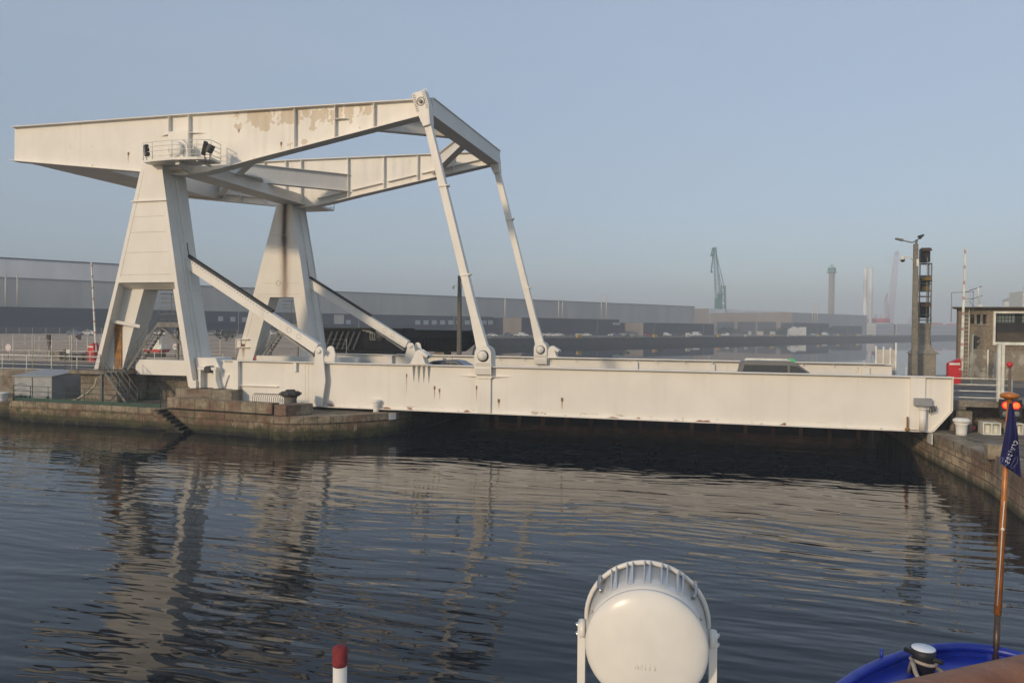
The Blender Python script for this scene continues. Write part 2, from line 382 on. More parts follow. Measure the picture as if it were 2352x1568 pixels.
mb = MB(); mb.prism([(qa.x, qa.y), (qb.x, qb.y), (qb.x-900, qb.y+500), (-700, 1500), (-700, 421), (-201, 421)], -2, ZL, 'z', 0, 1)
struct(mb, 'far_quay', [M['farwall'], M['farland']])
# pale edge line of the far quay road
mb = MB(); a = q0+qn*14; b = q0+qd*700+qn*14; mb.hexa([(*(a).xy, ZL), (*(b).xy, ZL), (*(b+qn*.6).xy, ZL), (*(a+qn*.6).xy, ZL), (*(a).xy, ZL+.35), (*(b).xy, ZL+.35), (*(b+qn*.6).xy, ZL+.35), (*(a+qn*.6).xy, ZL+.35)])
struct(mb, 'far_kerb', M['coping'])
# a rough bank with grass behind the road on the left
mb = MB(); mb.add([(-420, 58, 3.104), (-33, 58, 3.104), (-26, 72, 3.104), (-420, 72, 3.104)], [(0, 1, 2, 3)]); struct(mb, 'yard_ground', M['gravel'])
mb = MB(); mb.add([(-420, 46.4, 3.108), (-31.4, 46.4, 3.108), (-31.4, 55.6, 3.108), (-420, 55.6, 3.108)], [(0, 1, 2, 3)]); struct(mb, 'road', M['asphalt'])
# right bank
mb = MB(); qp = at(2352, 1098, Z=1.5); qv = Vector((qp.x-10.62, qp.y-35.35)); qe = (10.62+qv.x*3, 35.35+qv.y*3); mb.prism([(10.2, 43.7), (10.62, 35.35), qe, (60, qe[1]), (60, 46.6), (10.2, 46.6)], -2, 1.5, 'z', 0, 1); struct(mb, 'quay', [M['stone_pale'], M['stone_top']])
mb = MB(); strip(mb, [(10.2, 43.7), (10.62, 35.35), (10.7, 35.34)], -.05, .8, 1.12, 1.53) if False else None
mb.box(10.13, 10.9, 35.28, 43.7, 1.14, 1.535) if False else None
mb.hexa([(10.13, 43.72, 1.14), (10.95, 43.72, 1.14), (11.3, 35.27, 1.14), (10.55, 35.27, 1.14), (10.13, 43.72, 1.54), (10.95, 43.72, 1.54), (11.3, 35.27, 1.54), (10.55, 35.27, 1.54)])
strip(mb, [(10.66, 35.24), qe], .05, -.75, 1.0, 1.68)
struct(mb, 'quay_coping', M['coping'])
mb = MB(); mb.prism([(10.2, 46.6), (60, 46.6), (60, 66), (19, 70), (10.2, 66)], -2, 3.1, 'z', 0, 1)
mb.box(11.25, 60, 44.0, 46.6, 2.78, 3.1, 1); struct(mb, 'land', [M['concrete'], M['concrete_top']])
mb = MB(); mb.add([(11.3, 47.2, 3.104), (60, 47.2, 3.104), (60, 55.5, 3.104), (11.3, 55.5, 3.104)], [(0, 1, 2, 3)]); struct(mb, 'road', M['asphalt'])
mb = MB()
for yy in (47.9, 51.2):
    for k in range(9): mb.add([(13+k*4.2, yy, 3.109), (15.6+k*4.2, yy, 3.109), (15.6+k*4.2, yy+.14, 3.109), (13+k*4.2, yy+.14, 3.109)], [(0, 1, 2, 3)])
struct(mb, 'road_marking', plain('road_paint', (.55, .55, .52), .7, var=.3))

# ---------------------------------------------------------------- the bascule bridge
BR = thing('drawbridge', 'cream white steel drawbridge with overhead balance beams spanning the lock', 'drawbridge', (-14, 50, 1.5))
YN, DY = 42.9, 14.4
ZB, ZT = 1.575, 4.375
XE, XL = 11.1, -32.3

def girder(y, s, far):
    """plate girder whose roadside is at +s"""
    web = MB()
    web.prism([(XL, 2.9), (-31.9, 1.95), (-31.4, ZB), (10.25, ZB), (XE, 2.6), (XE, ZT-.05), (XL+.2, ZT-.05)], y-.03, y+.03, 'y')
    fl = MB()
    fl.box(XL+.25, XE+.02, y-.30, y+.30, ZT-.05, ZT); fl.box(-31.4, 10.2, y-.27, y+.27, ZB-.04, ZB-.003)
    g = web.build('main_girder', M['far_girder'] if far else M['girder'], BR)
    fl.build('flange', M['white'], g)
    st = MB()
    # end posts and stiffeners (outer face -s)
    o = -s
    def rib(x, z0, z1, w=.05, d=.26): st.box(x-w/2, x+w/2, min(y+o*.03, y+o*(.03+d)), max(y+o*.03, y+o*(.03+d)), z0, z1)
    if not far:
        st.box(-31.15, -30.75, y-.33, y-.032, 1.55, ZT-.052)
        st.box(9.15, 9.85, y-.2, y-.032, 1.62, ZT-.052)
        st.box(XE-.05, XE-.003, y-.29, y-.032, 2.65, ZT-.055)
        st.hexa([(10.2, y-.22, ZB), (10.28, y-.22, ZB), (10.28, y-.032, ZB), (10.2, y-.032, ZB), (XE-.08, y-.22, 2.62), (XE-.003, y-.22, 2.62), (XE-.003, y-.032, 2.62), (XE-.08, y-.032, 2.62)])
        st.box(-30.74, -27.9, y-.2, y-.032, 2.70, 2.74)
        rib(-26.6, 3.75, ZT-.055, .22, .2)
        st.box(-14.25, -13.42, y-.17, y-.032, ZB+.01, 3.62)          # pilaster under the hanger bracket
        st.prism([(-14.25, 3.62), (-13.42, 3.62), (-13.3, 3.74), (-13.42, 3.86), (-14.25, 3.86), (-14.37, 3.74)], y-.24, y-.032, 'y')
        st.add([(-14.37, y-.24, 3.74), (-15.5, y-.033, 3.75), (-14.37, y-.033, 3.75), (-14.37, y-.24, 3.77), (-15.5, y-.033, 3.77), (-14.37, y-.033, 3.77)], [(0,1,2),(3,4,5),(0,1,4,3),(1,2,5,4),(2,0,3,5)])
        st.add([(-13.3, y-.24, 3.74), (-12.1, y-.033, 3.75), (-13.3, y-.033, 3.75), (-13.3, y-.24, 3.77), (-12.1, y-.033, 3.77), (-13.3, y-.033, 3.77)], [(0,1,2),(3,4,5),(0,1,4,3),(1,2,5,4),(2,0,3,5)])
        for k in range(4): 
            x = -18.45+k*.33; fin = MB(); fin.add([(x, y-.29, ZT-.055), (x, y-.033, ZT-.055), (x, y-.033, ZT-1.15), (x+.03, y-.29, ZT-.055), (x+.03, y-.033, ZT-.055), (x+.03, y-.033, ZT-1.15)], [(0,1,2),(3,4,5),(0,1,4,3),(1,2,5,4),(2,0,3,5)]).build('stiffener', M['white'], g)
    else:
        for x in (-6.6, -1.0, 4.5, 9.4):                              # roadside rounded stiffeners of the far girder
            MB().prism([(x-.27, 3.0), (x+.27, 3.0), (x+.27, 4.13), (x+.15, 4.25), (x-.15, 4.25), (x-.27, 4.13)], y-.22, y-.031, 'y').build('stiffener', M['white'], g)
        for k in range(18):                                           # pipe run under the far flange edge
            st.tube((-25.5+k*2.05, y-.36, ZT-.03), (-25.5+k*2.05, y-.36, ZT-.22), .03, n=6)
        st.tube((-26, y-.37, ZT+.02), (10.6, y-.37, ZT+.02), .055, n=8)
        st.box(-22.5, -21.9, y-.5, y-.035, 3.2, 4.2); st.box(-21.8, -21.0, y-.6, y-.035, 3.2, ZL+.35); st.box(-27.2, -26.4, y-.4, y-.035, 3.1, 4.3)
        st.add([(-14.5, y-.26, 3.6), (-15.7, y-.033, 3.62), (-12.0, y-.033, 3.62), (-13.2, y-.26, 3.6), (-14.5, y-.26, 3.64), (-15.7, y-.033, 3.66), (-12.0, y-.033, 3.66), (-13.2, y-.26, 3.64)], [(0,1,2,3),(4,5,6,7),(0,1,5,4),(1,2,6,5),(2,3,7,6),(3,0,4,7)])
    st.build('web_fittings', M['white'], g, bevel=.008)
    if not far:
        b = MB()
        for i in range(34):
            for dx in (-25.95, -25.72): b.tube((dx, y-.03, ZB+.12+i*.078), (dx, y-.06, ZB+.12+i*.078), .022, .016, 6)
        b.build('rivets', M['white'], g)
    return g
gN = girder(YN, 1, False); gF = girder(YN+DY, -1, True)
# deck with cross girders
mb = MB(); mb.box(XL+.6, XE-.05, YN+.05, YN+DY-.05, 2.92, 3.1); dk = mb.build('deck', M['asphalt'], BR)
mb = MB()
for i in range(15):
    x = -30.5+i*2.85; mb.box(x-.12, x+.12, YN+.06, YN+DY-.06, 1.95, 2.915)
for i in range(5): yy = YN+2.4+i*2.4; mb.box(XL+.8, XE-.4, yy-.1, yy+.1, 2.3, 2.91)
mb.build('cross_girder', M['under'], dk)

def bracket_poly(cx, w, zb, zt, n=10):
    r = w/2; P = [(cx-r, zb), (cx+r, zb)]
    for i in range(n+1):
        a = math.pi*i/n; P.append((cx+r*math.cos(a), zt-r+r*math.sin(a)))
    return P
def hanger_bracket(yc):
    y0 = yc-.45
    a = MB(); a.prism(bracket_poly(-13.84, 1.04, 3.87, 5.62), y0, y0+.1, 'y'); a.prism(bracket_poly(-13.84, 1.04, 3.6, 5.62), y0+.78, y0+.9, 'y')
    a.box(-14.3, -13.38, y0+.11, y0+.77, 4.38, 4.5)
    br = a.build('hanger_bracket', M['white'], BR, bevel=.012)
    p = MB(); p.lathe([(.02, 0), (.27, 0), (.29, .03), (.29, .09), (.02, .095)], (-13.84, y0-.005, 5.0), 22, (0, -1, 0)); p.box(-13.88, -13.80, y0-.13, y0-.1, 4.85, 5.15); p.build('pin', M['white'], br)
    g = MB(); g.lathe([(.27, 0), (.34, .004), (.35, .02), (.27, .025)], (-13.82, y0-.002, 4.98), 22, (0, -1, 0), caps=False); g.build('grease_ring', M['black'], br)
    b = MB()
    for z in (3.93, 4.05, 4.18, 4.42, 4.53):
        for k in range(8):
            b.tube((-14.25+k*.117, y0, z), (-14.25+k*.117, y0-.035, z), .033, .026, 6)
    b.build('bolts', M['bolt'], br)
hanger_bracket(YN); hanger_bracket(YN+DY)
def rack_bracket(yc, full):
    y0 = yc-.45; cx = -24.72
    P = [(cx-.2, 1.6), (cx+.2, 1.6), (cx+.45, ZL+.35)] + [(cx+.27*math.cos(math.pi*i/8), 5.12+.27*math.sin(math.pi*i/8)) for i in range(9)] + [(cx-.45, ZL+.35)]
    Q = [(cx-.55, 3.2), (cx+.55, 3.2), (cx+.5, 4.4)] + P[3:12] + [(cx-.5, 4.4)]
    a = MB(); a.prism(P if full else Q, y0, y0+.1, 'y'); a.prism(Q, y0+1.42, y0+1.52, 'y')
    if full: a.box(cx-.04, cx+.04, y0+.1, yc-.04, 1.7, 4.3)
    br = a.build('rack_bracket', M['white'], BR, bevel=.012)
    p = MB(); p.lathe([(.01, 0), (.15, 0), (.15, .05), (.01, .055)], (cx, y0-.002, 5.08), 16, (0, -1, 0)); p.build('pin', M['white'], br)
rack_bracket(YN, True); rack_bracket(YN+DY, False)
def lug(cx, yc, full):
    a = MB(); a.box(cx-.62, cx+.62, yc-.36, yc+.3, ZT+.003, ZT+.06)
    for k in (-.28, .28): a.prism([(cx-.55, ZT+.061), (cx+.45, ZT+.061), (cx+.18, 5.2), (cx, 5.3), (cx-.15, 5.2)], yc+k-.05, yc+k+.05, 'y')
    for k in (-.2, .25): a.tube((cx+.0, yc+k, 5.2), (cx+.62, yc+k-.1, 4.86), .13, n=10)
    l = a.build('lifting_lug', M['white'], BR, bevel=.01)
    b = MB(); b.tube((cx+.6, yc-.31, 4.87), (cx+.65, yc-.317, 4.84), .085, n=10); b.build('end_hole', M['black'], l)
lug(-18.0, YN, True); lug(-18.0+5.0, YN+DY, False)

# towers -----------------------------------------------------------------
PB = [None]
def tower(near):
    if near:
        yo, y1, y2 = 42.2, 43.05, 44.45
        OL = [(-42.03, 3.55), (-40.22, 9.53), (-38.05, 17.45)]; OR = [(-33.86, 2.48), (-35.17, 9.49), (-36.36, 16.9), (-36.38, 17.45)]
        mt = M['tower']
    else:
        yo, y1, y2 = 58.65, 57.8, 56.4
        OL = [(-41.05, 3.1), (-38.45, 12.0), (-36.95, 17.0)]; OR = [(-33.2, 3.1), (-34.6, 12.0), (-35.55, 17.0)]
        mt = M['tower_stained']
    def on(L, z):
        for (a, b) in zip(L, L[1:]):
            if a[1] <= z <= b[1]: t = (z-a[1])/(b[1]-a[1]); return a[0]+(b[0]-a[0])*t
        return L[0][0] if z < L[0][1] else L[-1][0]
    ztop = OL[-1][1]
    sg = 1 if near else -1
    def Y(a, b): return (min(a, b), max(a, b))
    root = MB()
    # box body behind the outer skin, with the portal cut out
    zo = 9.1
    il = lambda z: on(OL, z)+1.72-(zo-z)*.02
    ir = lambda z: on(OR, z)-1.15
    yb = Y(y1+sg*.004, y2)
    root.prism([(on(OL, zo), zo), (on(OR, zo), zo)] + [(on(OR, z), z) for z in (OR[2][1] if near else 12.0, ztop)] + [(on(OL, z), z) for z in (ztop, 12.0)], *yb, 'y')
    zl, zr = OL[0][1], OR[0][1]
    root.prism([(on(OL, zl), zl), (il(zl), zl), (il(zo), zo-.003), (on(OL, zo), zo-.003)], *yb, 'y')
    root.prism([(ir(zr), zr), (on(OR, zr), zr), (on(OR, zo), zo-.003), (ir(zo), zo-.003)], *yb, 'y')
    t = root.build('tower', mt, BR, bevel=.015)
    # outer skin: top panel and narrow leg flanges
    sk = MB(); zs = 9.52; ys = Y(yo, yo+sg*.06); yw = Y(yo+sg*.0605, y1)
    sk.prism([(on(OL, zs), zs), (on(OR, zs), zs)] + [(on(OR, z), z) for z in ((16.9,) if near else (12.0,))] + [(on(OR, ztop), ztop), (on(OL, ztop), ztop), (on(OL, 12.0), 12.0)], *ys, 'y')
    sk.prism([(on(OL, zl), zl), (on(OL, zl)+.33, zl), (on(OL, zs)+.28, zs-.003), (on(OL, zs), zs-.003)], *ys, 'y')
    sk.prism([(on(OR, zr)-.32, zr), (on(OR, zr), zr), (on(OR, zs), zs-.003), (on(OR, zs)-.26, zs-.003)], *ys, 'y')
    # side webs joining skin and body, soffit
    for L, z0, d in ((OL, zl, 1), (OR, zr, -1)):
        zz = [z0, 9.5, 12.0, ztop-.003]
        for a, b in zip(zz, zz[1:]):
            xa, xb = on(L, a)+d*.08, on(L, b)+d*.08
            sk.hexa([(xa, yw[0], a), (xa+d*.05, yw[0], a), (xa+d*.05, yw[1], a), (xa, yw[1], a), (xb, yw[0], b), (xb+d*.05, yw[0], b), (xb+d*.05, yw[1], b), (xb, yw[1], b)])
    s0, s1 = (9.53, 9.12)
    sk.hexa([(on(OL, 9.4)+.14, yo+sg*.061, s0), (on(OR, 9.4)-.14, yo+sg*.061, s0), (on(OR, 9.4)-.14, y1, s1), (on(OL, 9.4)+.14, y1, s1), (on(OL, 9.4)+.14, yo+sg*.061, s0+.04), (on(OR, 9.4)-.14, yo+sg*.061, s0+.04), (on(OR, 9.4)-.14, y1, s1+.04), (on(OL, 9.4)+.14, y1, s1+.04)])
    sk.build('tower_skin', M['tower'], t)
    # seam lines, ledge, rivets
    ri = MB()
    yf = yo-.0 if near else None
    if near:
        for z in (15.0,): ri.box(on(OL, z)-.12, on(OR, z)+.12, yo-.13, yo-.003, z-.05, z+.02)
        zrow = 9.9
        while zrow < 14.8:
            for L, d in ((OL, .33), (OR, -.33)): ri.tube((on(L, zrow)+d, yo, zrow), (on(L, zrow)+d, yo-.02, zrow), .022, .016, 5)
            zrow += .13
        for k in range(17): ri.tube((on(OL, 14.85)+.35+k*.105, yo, 14.85), (on(OL, 14.85)+.35+k*.105, yo-.02, 14.85), .02, .015, 5)
    ri2 = MB()
    if near:
        for z in (10.05, 11.55, 12.9, 13.95): ri2.box(on(OL, z)+.36, on(OR, z)-.36, yo-.006, yo-.002, z-.012, z+.012)
        ri2.hexa([(on(OL, 9.9)+.3, yo-.006, 9.9), (on(OL, 9.9)+.325, yo-.006, 9.9), (on(OL, 9.9)+.325, yo-.002, 9.9), (on(OL, 9.9)+.3, yo-.002, 9.9), (on(OL, 17)+.3, yo-.006, 17), (on(OL, 17)+.325, yo-.006, 17), (on(OL, 17)+.325, yo-.002, 17), (on(OL, 17)+.3, yo-.002, 17)])
        ri.build('ledge', M['white'], t); 
    else:
        for z in (9.35, 10.3, 13.3, 14.4): ri2.box(on(OL, z)+.5, on(OR, z)-.5, y2-.007, y2-.002, z-.012, z+.012)
        ri2.hexa([(on(OL, 4)+.45, y2-.006, 4), (on(OL, 4)+.48, y2-.006, 4), (on(OL, 4)+.48, y2-.002, 4), (on(OL, 4)+.45, y2-.002, 4), (on(OL, 9)+.45, y2-.006, 9), (on(OL, 9)+.48, y2-.006, 9), (on(OL, 9)+.48, y2-.002, 9), (on(OL, 9)+.45, y2-.002, 9)])
        hp = MB()
        for (cx, cz) in ((-36.75, 10.3), (-36.05, 10.05)): hp.lathe([(.19, 0), (.21, .012), (.23, 0)], (cx, y2-.003, cz), 16, (0, -1, 0), caps=False)
        hp.build('hatch_ring', M['bolt'], t)
        rp = MB(); rp.box(-39.05, -38.85, y2-.02, y2-.003, 3.75, 4.0); rp.build('red_plate', M['red'], t)
        bx = MB(); bx.box(-40.75, -39.6, y2-.25, y2-.003, 4.75, 4.82); bx.box(-40.75, -39.6, y2-.25, y2-.003, 5.45, 5.52); bx.box(-40.8, -40.4, y2-.1, y2+.4, 4.83, 5.44); bx.build('cable_box', M['white'], t)
    ri2.build('seam', plain('seam_grime', (.46, .40, .32), .7, var=.3), t)
    # right-hand side: stiffener line, rack slot, base tie
    sd = MB()
    ym = (y1+.35) if near else (y1-.35)
    for a, b in ((3.2, 9.4), (9.4, 16.5)):
        xa, xb = on(OR, a), on(OR, b)
        sd.hexa([(xa+.003, ym-.03, a), (xa+.16, ym-.03, a), (xa+.16, ym+.03, a), (xa+.003, ym+.03, a), (xb+.003, ym-.03, b), (xb+.16, ym-.03, b), (xb+.16, ym+.03, b), (xb+.003, ym+.03, b)])
    sd.build('side_rib', M['tower'], t)
    sl = MB(); yc = 43.6 if near else 57.5
    for a, b in ((10.75, 12.3),):
        xa, xb = on(OR, a), on(OR, b)
        sl.hexa([(xa+.004, yc-.12, a), (xa+.012, yc-.12, a), (xa+.012, yc+.12, a), (xa+.004, yc+.12, a), (xb+.004, yc-.12, b), (xb+.012, yc-.12, b), (xb+.012, yc+.12, b), (xb+.004, yc+.12, b)])
    sl.build('rack_slot', M['black'], t)
    tie = MB()
    if near: tie.box(-39.6, -34.7, 43.35, 43.9, 3.2, 4.25)
    else: tie.box(-38.55, -29.0, 55.9, 56.38, 3.0, 4.12)
    tie.build('base_tie', M['white'], t, bevel=.01)
    if near:
        bk = MB()                                                   # anchorage block at the right foot, with its pin recess
        bk.prism([(-33.9, 2.5), (-31.95, 2.5), (-31.6, 3.4), (-32.0, ZL+.35), (-32.6, 4.5), (-34.2, 4.5)], 42.75, 44.4, 'y')
        bk.prism([(-33.6, 2.5), (-33.42, 2.5), (-33.42, 3.7), (-33.6, 3.7)], 42.3, 42.74, 'y'); bk.prism([(-32.45, 2.5), (-32.05, 2.5), (-32.25, 3.1), (-32.25, 3.7), (-32.45, 3.7)], 42.3, 42.74, 'y')
        bk.box(-33.65, -32.2, 42.28, 42.74, 3.703, 3.9); bk.box(-34.1, -33.62, 42.1, 42.6, 2.5, 3.0)
        a = bk.build('anchor_block', M['white'], t, bevel=.015)
        ho = MB(); ho.tube((-32.85, 42.74, 3.75), (-32.85, 42.2, 3.75), .24, n=14); ho.build('anchor_pin', M['black'], t)
        ru = MB(); ru.box(-41.05, -40.45, 42.98, 43.045, 3.6, 6.8); ru.build('rusty_plate', M['rust'], t)
        dp = MB(); dp.bar((-41.1, 42.5, 6.95), (-38.9, 43.0, 6.55), .1, .22); dp.build('tie_strut', M['white'], t)
    return t
tN = tower(True); tF = tower(False)

# head platform of a tower with railing, bearing housing and pedestal
def head(t, near):
    y0 = 41.0 if near else 58.75; y1 = 42.75 if near else 60.4
    P = [(-37.15, y0+.35), (-36.2, y0+.1), (-34.6, y0), (-32.9, y0+.25), (-32.1, y0+.6), (-32.3, 42.85), (-37.2, 42.85)]
    if not near: P = [(-37.4, 57.9), (-33.6, 57.9), (-33.6, 60.2), (-37.4, 60.2)]
    z = 17.5 if near else 17.05
    mb = MB(); mb.prism(P, z-.16, z, 'z'); pl = mb.build('platform', M['white'], t)
    r = MB(); n = len(P); pts = [Vector((p[0], p[1], z)) for p in P[:6]] if near else [Vector((p[0], p[1], z)) for p in P]
    for h in (.16, .5, .8, 1.1): r.path([p+Vector((0, 0, h)) for p in pts], .022, 6)
    for a, b in zip(pts, pts[1:]):
        for f in (0, 1): p = a+(b-a)*f; r.tube(p, p+Vector((0, 0, 1.1)), .026, n=6)
    r.build('platform_railing', M['rail_white'], t)
    if near:
        u = MB(); u.bar((-34.5, 42.6, 16.9), (-34.5, 41.4, 17.25), .3, .3); u.bar((-33.0, 42.8, 17.2), (-33.0, 41.4, 17.3), .12, .12); u.bar((-36.9, 42.21, 17.33), (-32.7, 42.4, 17.33), .1, .02)
        u.build('platform_bracket', M['tower'], t)
        h = MB(); h.lathe([(.02, 0), (.5, 0), (.52, .04), (.52, .3), (.02, .31)], (-35.3, 42.35, 18.35), 26, (0, -1, 0))
        h.prism([(-36.2, z), (-34.5, z), (-34.85, 18.0), (-35.8, 18.0)], 42.2, 42.6, 'y'); h.prism([(-35.0, z), (-34.4, z), (-34.6, 18.7), (-35.0, 19.0)], 42.38, 42.7, 'y')
        h.build('bearing_housing', M['white'], t, bevel=.012)
head(tN, True); head(tF, False)

# balance frame ----------------------------------------------------------
BT = [(-50.2, 20.94), (-34.87, 20.82), (-18.2, 20.58)]
BB = [(-18.0, 19.62), (-24.0, 18.58), (-29.5, 17.63), (-32.2, 17.12), (-33.6, 16.9), (-34.9, 16.82), (-36.0, 16.88), (-38.96, 17.22), (-50.25, 18.56)]
YB = (43.3, 57.35)
def lin(L, x):
    L = sorted(L)
    for a, b in zip(L, L[1:]):
        if a[0] <= x <= b[0]: return a[1]+(b[1]-a[1])*(x-a[0])/(b[0]-a[0])
    return L[0][1] if x < L[0][0] else L[-1][1]
def beam(y, o):
    web = MB(); web.prism(BT+BB, y-.05, y+.05, 'y'); b = web.build('balance_beam', M['beam'] if o < 0 else M['white'], BR)
    fl = MB()
    for L, dz, w in ((BT, 1, .36), (BB, -1, .44)):
        for p, q in zip(L, L[1:]):
            fl.hexa([(p[0], y-w, p[1]), (q[0], y-w, q[1]), (q[0], y+w, q[1]), (p[0], y+w, p[1]), (p[0], y-w, p[1]+dz*.05), (q[0], y-w, q[1]+dz*.05), (q[0], y+w, q[1]+dz*.05), (p[0], y+w, p[1]+dz*.05)])
    fl.build('flange', M['white'], b)
    st = MB()
    def rib(x, side, d=.3, z0=None, z1=None, w=.035):
        st = MB()
        z0 = lin(BB, x)+.055 if z0 is None else z0; z1 = lin(BT, x)-.055 if z1 is None else z1
        ya, yb2 = sorted((y+side*.053, y+side*d)); st.box(x-w/2, x+w/2, ya, yb2, z0, z1); st.build('stiffener', M['white'], b)
    if o < 0:
        for x in (-26.9, -24.0, -21.3): rib(x, -1, .32)
        for x in (-36.55, -34.95): rib(x, -1, .34)
        st.box(-36.53, -34.97, y-.352, y-.06, 17.15, 19.75)                # pivot casing
        st.box(-36.6, -34.9, y-.37, y-.353, 19.76, 20.05) if False else None
        for x0, x1 in ((-36.57, -37.4), (-34.93, -33.7)): st.add([(x0, y-.34, 19.6), (x1, y-.054, 19.55), (x0, y-.054, 19.6), (x0, y-.34, 19.63), (x1, y-.054, 19.58), (x0, y-.054, 19.63)], [(0,1,2),(3,4,5),(0,1,4,3),(1,2,5,4),(2,0,3,5)])
        st.box(-23.98, -23.2, y-.3, y-.055, 19.78, 19.81)
    else:
        for x in (-41.0, -38.6, -30.6, -27.3, -24.3, -21.2): rib(x, -1, .34)
        for x0, x1 in ((-48, -42.9), (-42.6, -38.8), (-33.5, -31), (-30.3, -27.5), (-27, -24.5), (-24, -18.6)):
            za, zb2 = lin(BB, x0)+.55, lin(BB, x1)+.55
            st = MB(); st.hexa([(x0, y-.3, za), (x1, y-.3, zb2), (x1, y-.053, zb2), (x0, y-.053, za), (x0, y-.3, za+.03), (x1, y-.3, zb2+.03), (x1, y-.053, zb2+.03), (x0, y-.053, za+.03)]).build('stiffener', M['white'], b)
        for x in (-36.5, -35.0): rib(x, -1, .36, w=.05)
    if o < 0: st.build('pivot_casing', M['white'], b)
    return b
bN = beam(YB[0], -1); bF = beam(YB[1], 1)
ya, yb_ = YB[0]+.06, YB[1]-.06
mb = MB()
mb.prism([(-50.1, 18.6), (-43.1, 17.77), (-43.1, 20.2), (-50.1, 20.8)], ya, yb_, 'y'); mb.build('counterweight', M['white'], BR, bevel=.02)
mb = MB()                                                           # end cross beam between the beam tips
mb.box(-18.35, -17.42, YB[0]-.02, YB[1]+.1, 19.66, 20.66); mb.box(-18.45, -17.36, YB[0]-.05, YB[1]+.12, 20.663, 20.71); mb.box(-18.45, -17.36, YB[0]-.05, YB[1]+.12, 19.6, 19.655)
mb.build('end_cross_beam', M['white'], BR)
def diag(name, p, q, z0p, z1p, z0q, z1q, fw=.28):
    p = Vector(p); q = Vector(q); d = (q-p).normalized(); n = Vector((d.y, -d.x))
    mb = MB()
    def slab(z0a, z1a, z0b, z1b, w):
        mb.hexa([(*(p-n*w), z0a), (*(q-n*w), z0b), (*(q+n*w), z0b), (*(p+n*w), z0a), (*(p-n*w), z1a), (*(q-n*w), z1b), (*(q+n*w), z1b), (*(p+n*w), z1a)])
    slab(z0p, z1p, z0q, z1q, .025); slab(z0p-.045, z0p-.003, z0q-.045, z0q-.003, fw); slab(z1p+.003, z1p+.04, z1q+.003, z1q+.04, fw*.8)
    return mb.build(name, M['white'], BR)
mid = (-18.4, (ya+yb_)/2)
diag('knee_brace', (-22.6, ya), (-18.42, 48.9), 19.2, 20.1, 19.75, 20.45)
diag('knee_brace', (-22.9, yb_), (-18.42, 51.6), 19.1, 20.35, 19.75, 20.5)
diag('cross_brace', (-43.4, ya), (-30.6, yb_), 17.9, 19.2, 18.0, 19.35, .3)
diag('cross_brace', (-29.9, ya), (-36.6, 50.0), 17.75, 18.9, 17.85, 19.0, .26)
diag('cross_brace', (-37.3, 50.8), (-43.4, yb_), 17.95, 19.0, 18.05, 19.2, .26)
mb = MB(); mb.box(-36.2, -35.0, ya, yb_, 17.05, 17.9); mb.box(-36.5, -34.7, ya, yb_, 17.0, 17.047); mb.build('pivot_cross_beam', M['white'], BR)
mb = MB(); mb.prism([(-36.6, 48.5), (-35.6, 48.2), (-34.6, 48.7), (-34.2, 50.2), (-34.9, 51.5), (-36.2, 51.7), (-37.2, 50.6)], 17.905, 17.95, 'z'); mb.build('gusset', M['white'], BR)

# hangers ----------------------------------------------------------------
def hanger(yo, outer):
    yc = yo
    p = Vector((-17.93, yc, 20.3)); q = Vector((-13.95, yc, 5.35)); d = (q-p).normalized()
    mb = MB(); up = (0, 1, 0)
    mb.bar(p+d*.9, q-d*2.0, .43, .40, up, w2=.48, h2=.44); mb.bar(q-d*2.0, q+d*.1, .50, .46, up, w2=.72, h2=.40)
    h = mb.build('hanger', M['white'], BR, bevel=.012)
    e = MB(); n = Vector((d.z, 0, -d.x))
    hd = [p-d*.62-n*.40, p-d*.62+n*.46, p+d*.3+n*.46, p+d*1.5+n*.23, p+d*1.5-n*.23, p+d*.35-n*.44]
    e.prism([(v.x, v.z) for v in hd], yc-.36, yc+.3, 'y')
    for s in (-.3, .35): c = p-d*.62+n*s; e.path([c+Vector((.11*math.cos(a), 0, .11*math.sin(a)+.08)) for a in [i*math.pi/6 for i in range(12)]], .022, 6, close=True)
    e.build('hanger_head', M['arm'], h, bevel=.015)
    b = MB(); b.lathe([(.01, 0), (.12, 0), (.12, .12), (.01, .125)], (p.x, yc-.36, p.z), 14, (0, -1, 0)); b.lathe([(.2, 0), (.24, .03), (.28, 0)], (p.x, yc-.361, p.z), 18, (0, -1, 0), caps=False); b.build('pin', M['bolt'], h)
    r = MB()
    for s in (-.36, .40):
        for k in range(8):
            c = p+n*s*.95-d*.5+d*k*.14; r.tube((c.x, yc-.36, c.z), (c.x, yc-.4, c.z), .035, .03, 6)
            c2 = c - n*.09*(1 if s > 0 else -1); r.tube((c2.x, yc-.36, c2.z), (c2.x, yc-.4, c2.z), .035, .03, 6)
    r.build('bolts', M['bolt'], h)
    c = MB()
    for f in (.34, .70):
        m = p+(q-p)*f; c.bar(m-Vector((.25, 0, .06)), m+Vector((.36, 0, .0)), .52, .07, (0, 0, 1)); c.tube(m+Vector((.36, -.2, 0)), m+Vector((.5, -.2, .06)), .045, n=6)
    c.build('cable_clamp', M['white'], h)
hanger(YN-.02, True); hanger(YN-.02+DY, True)

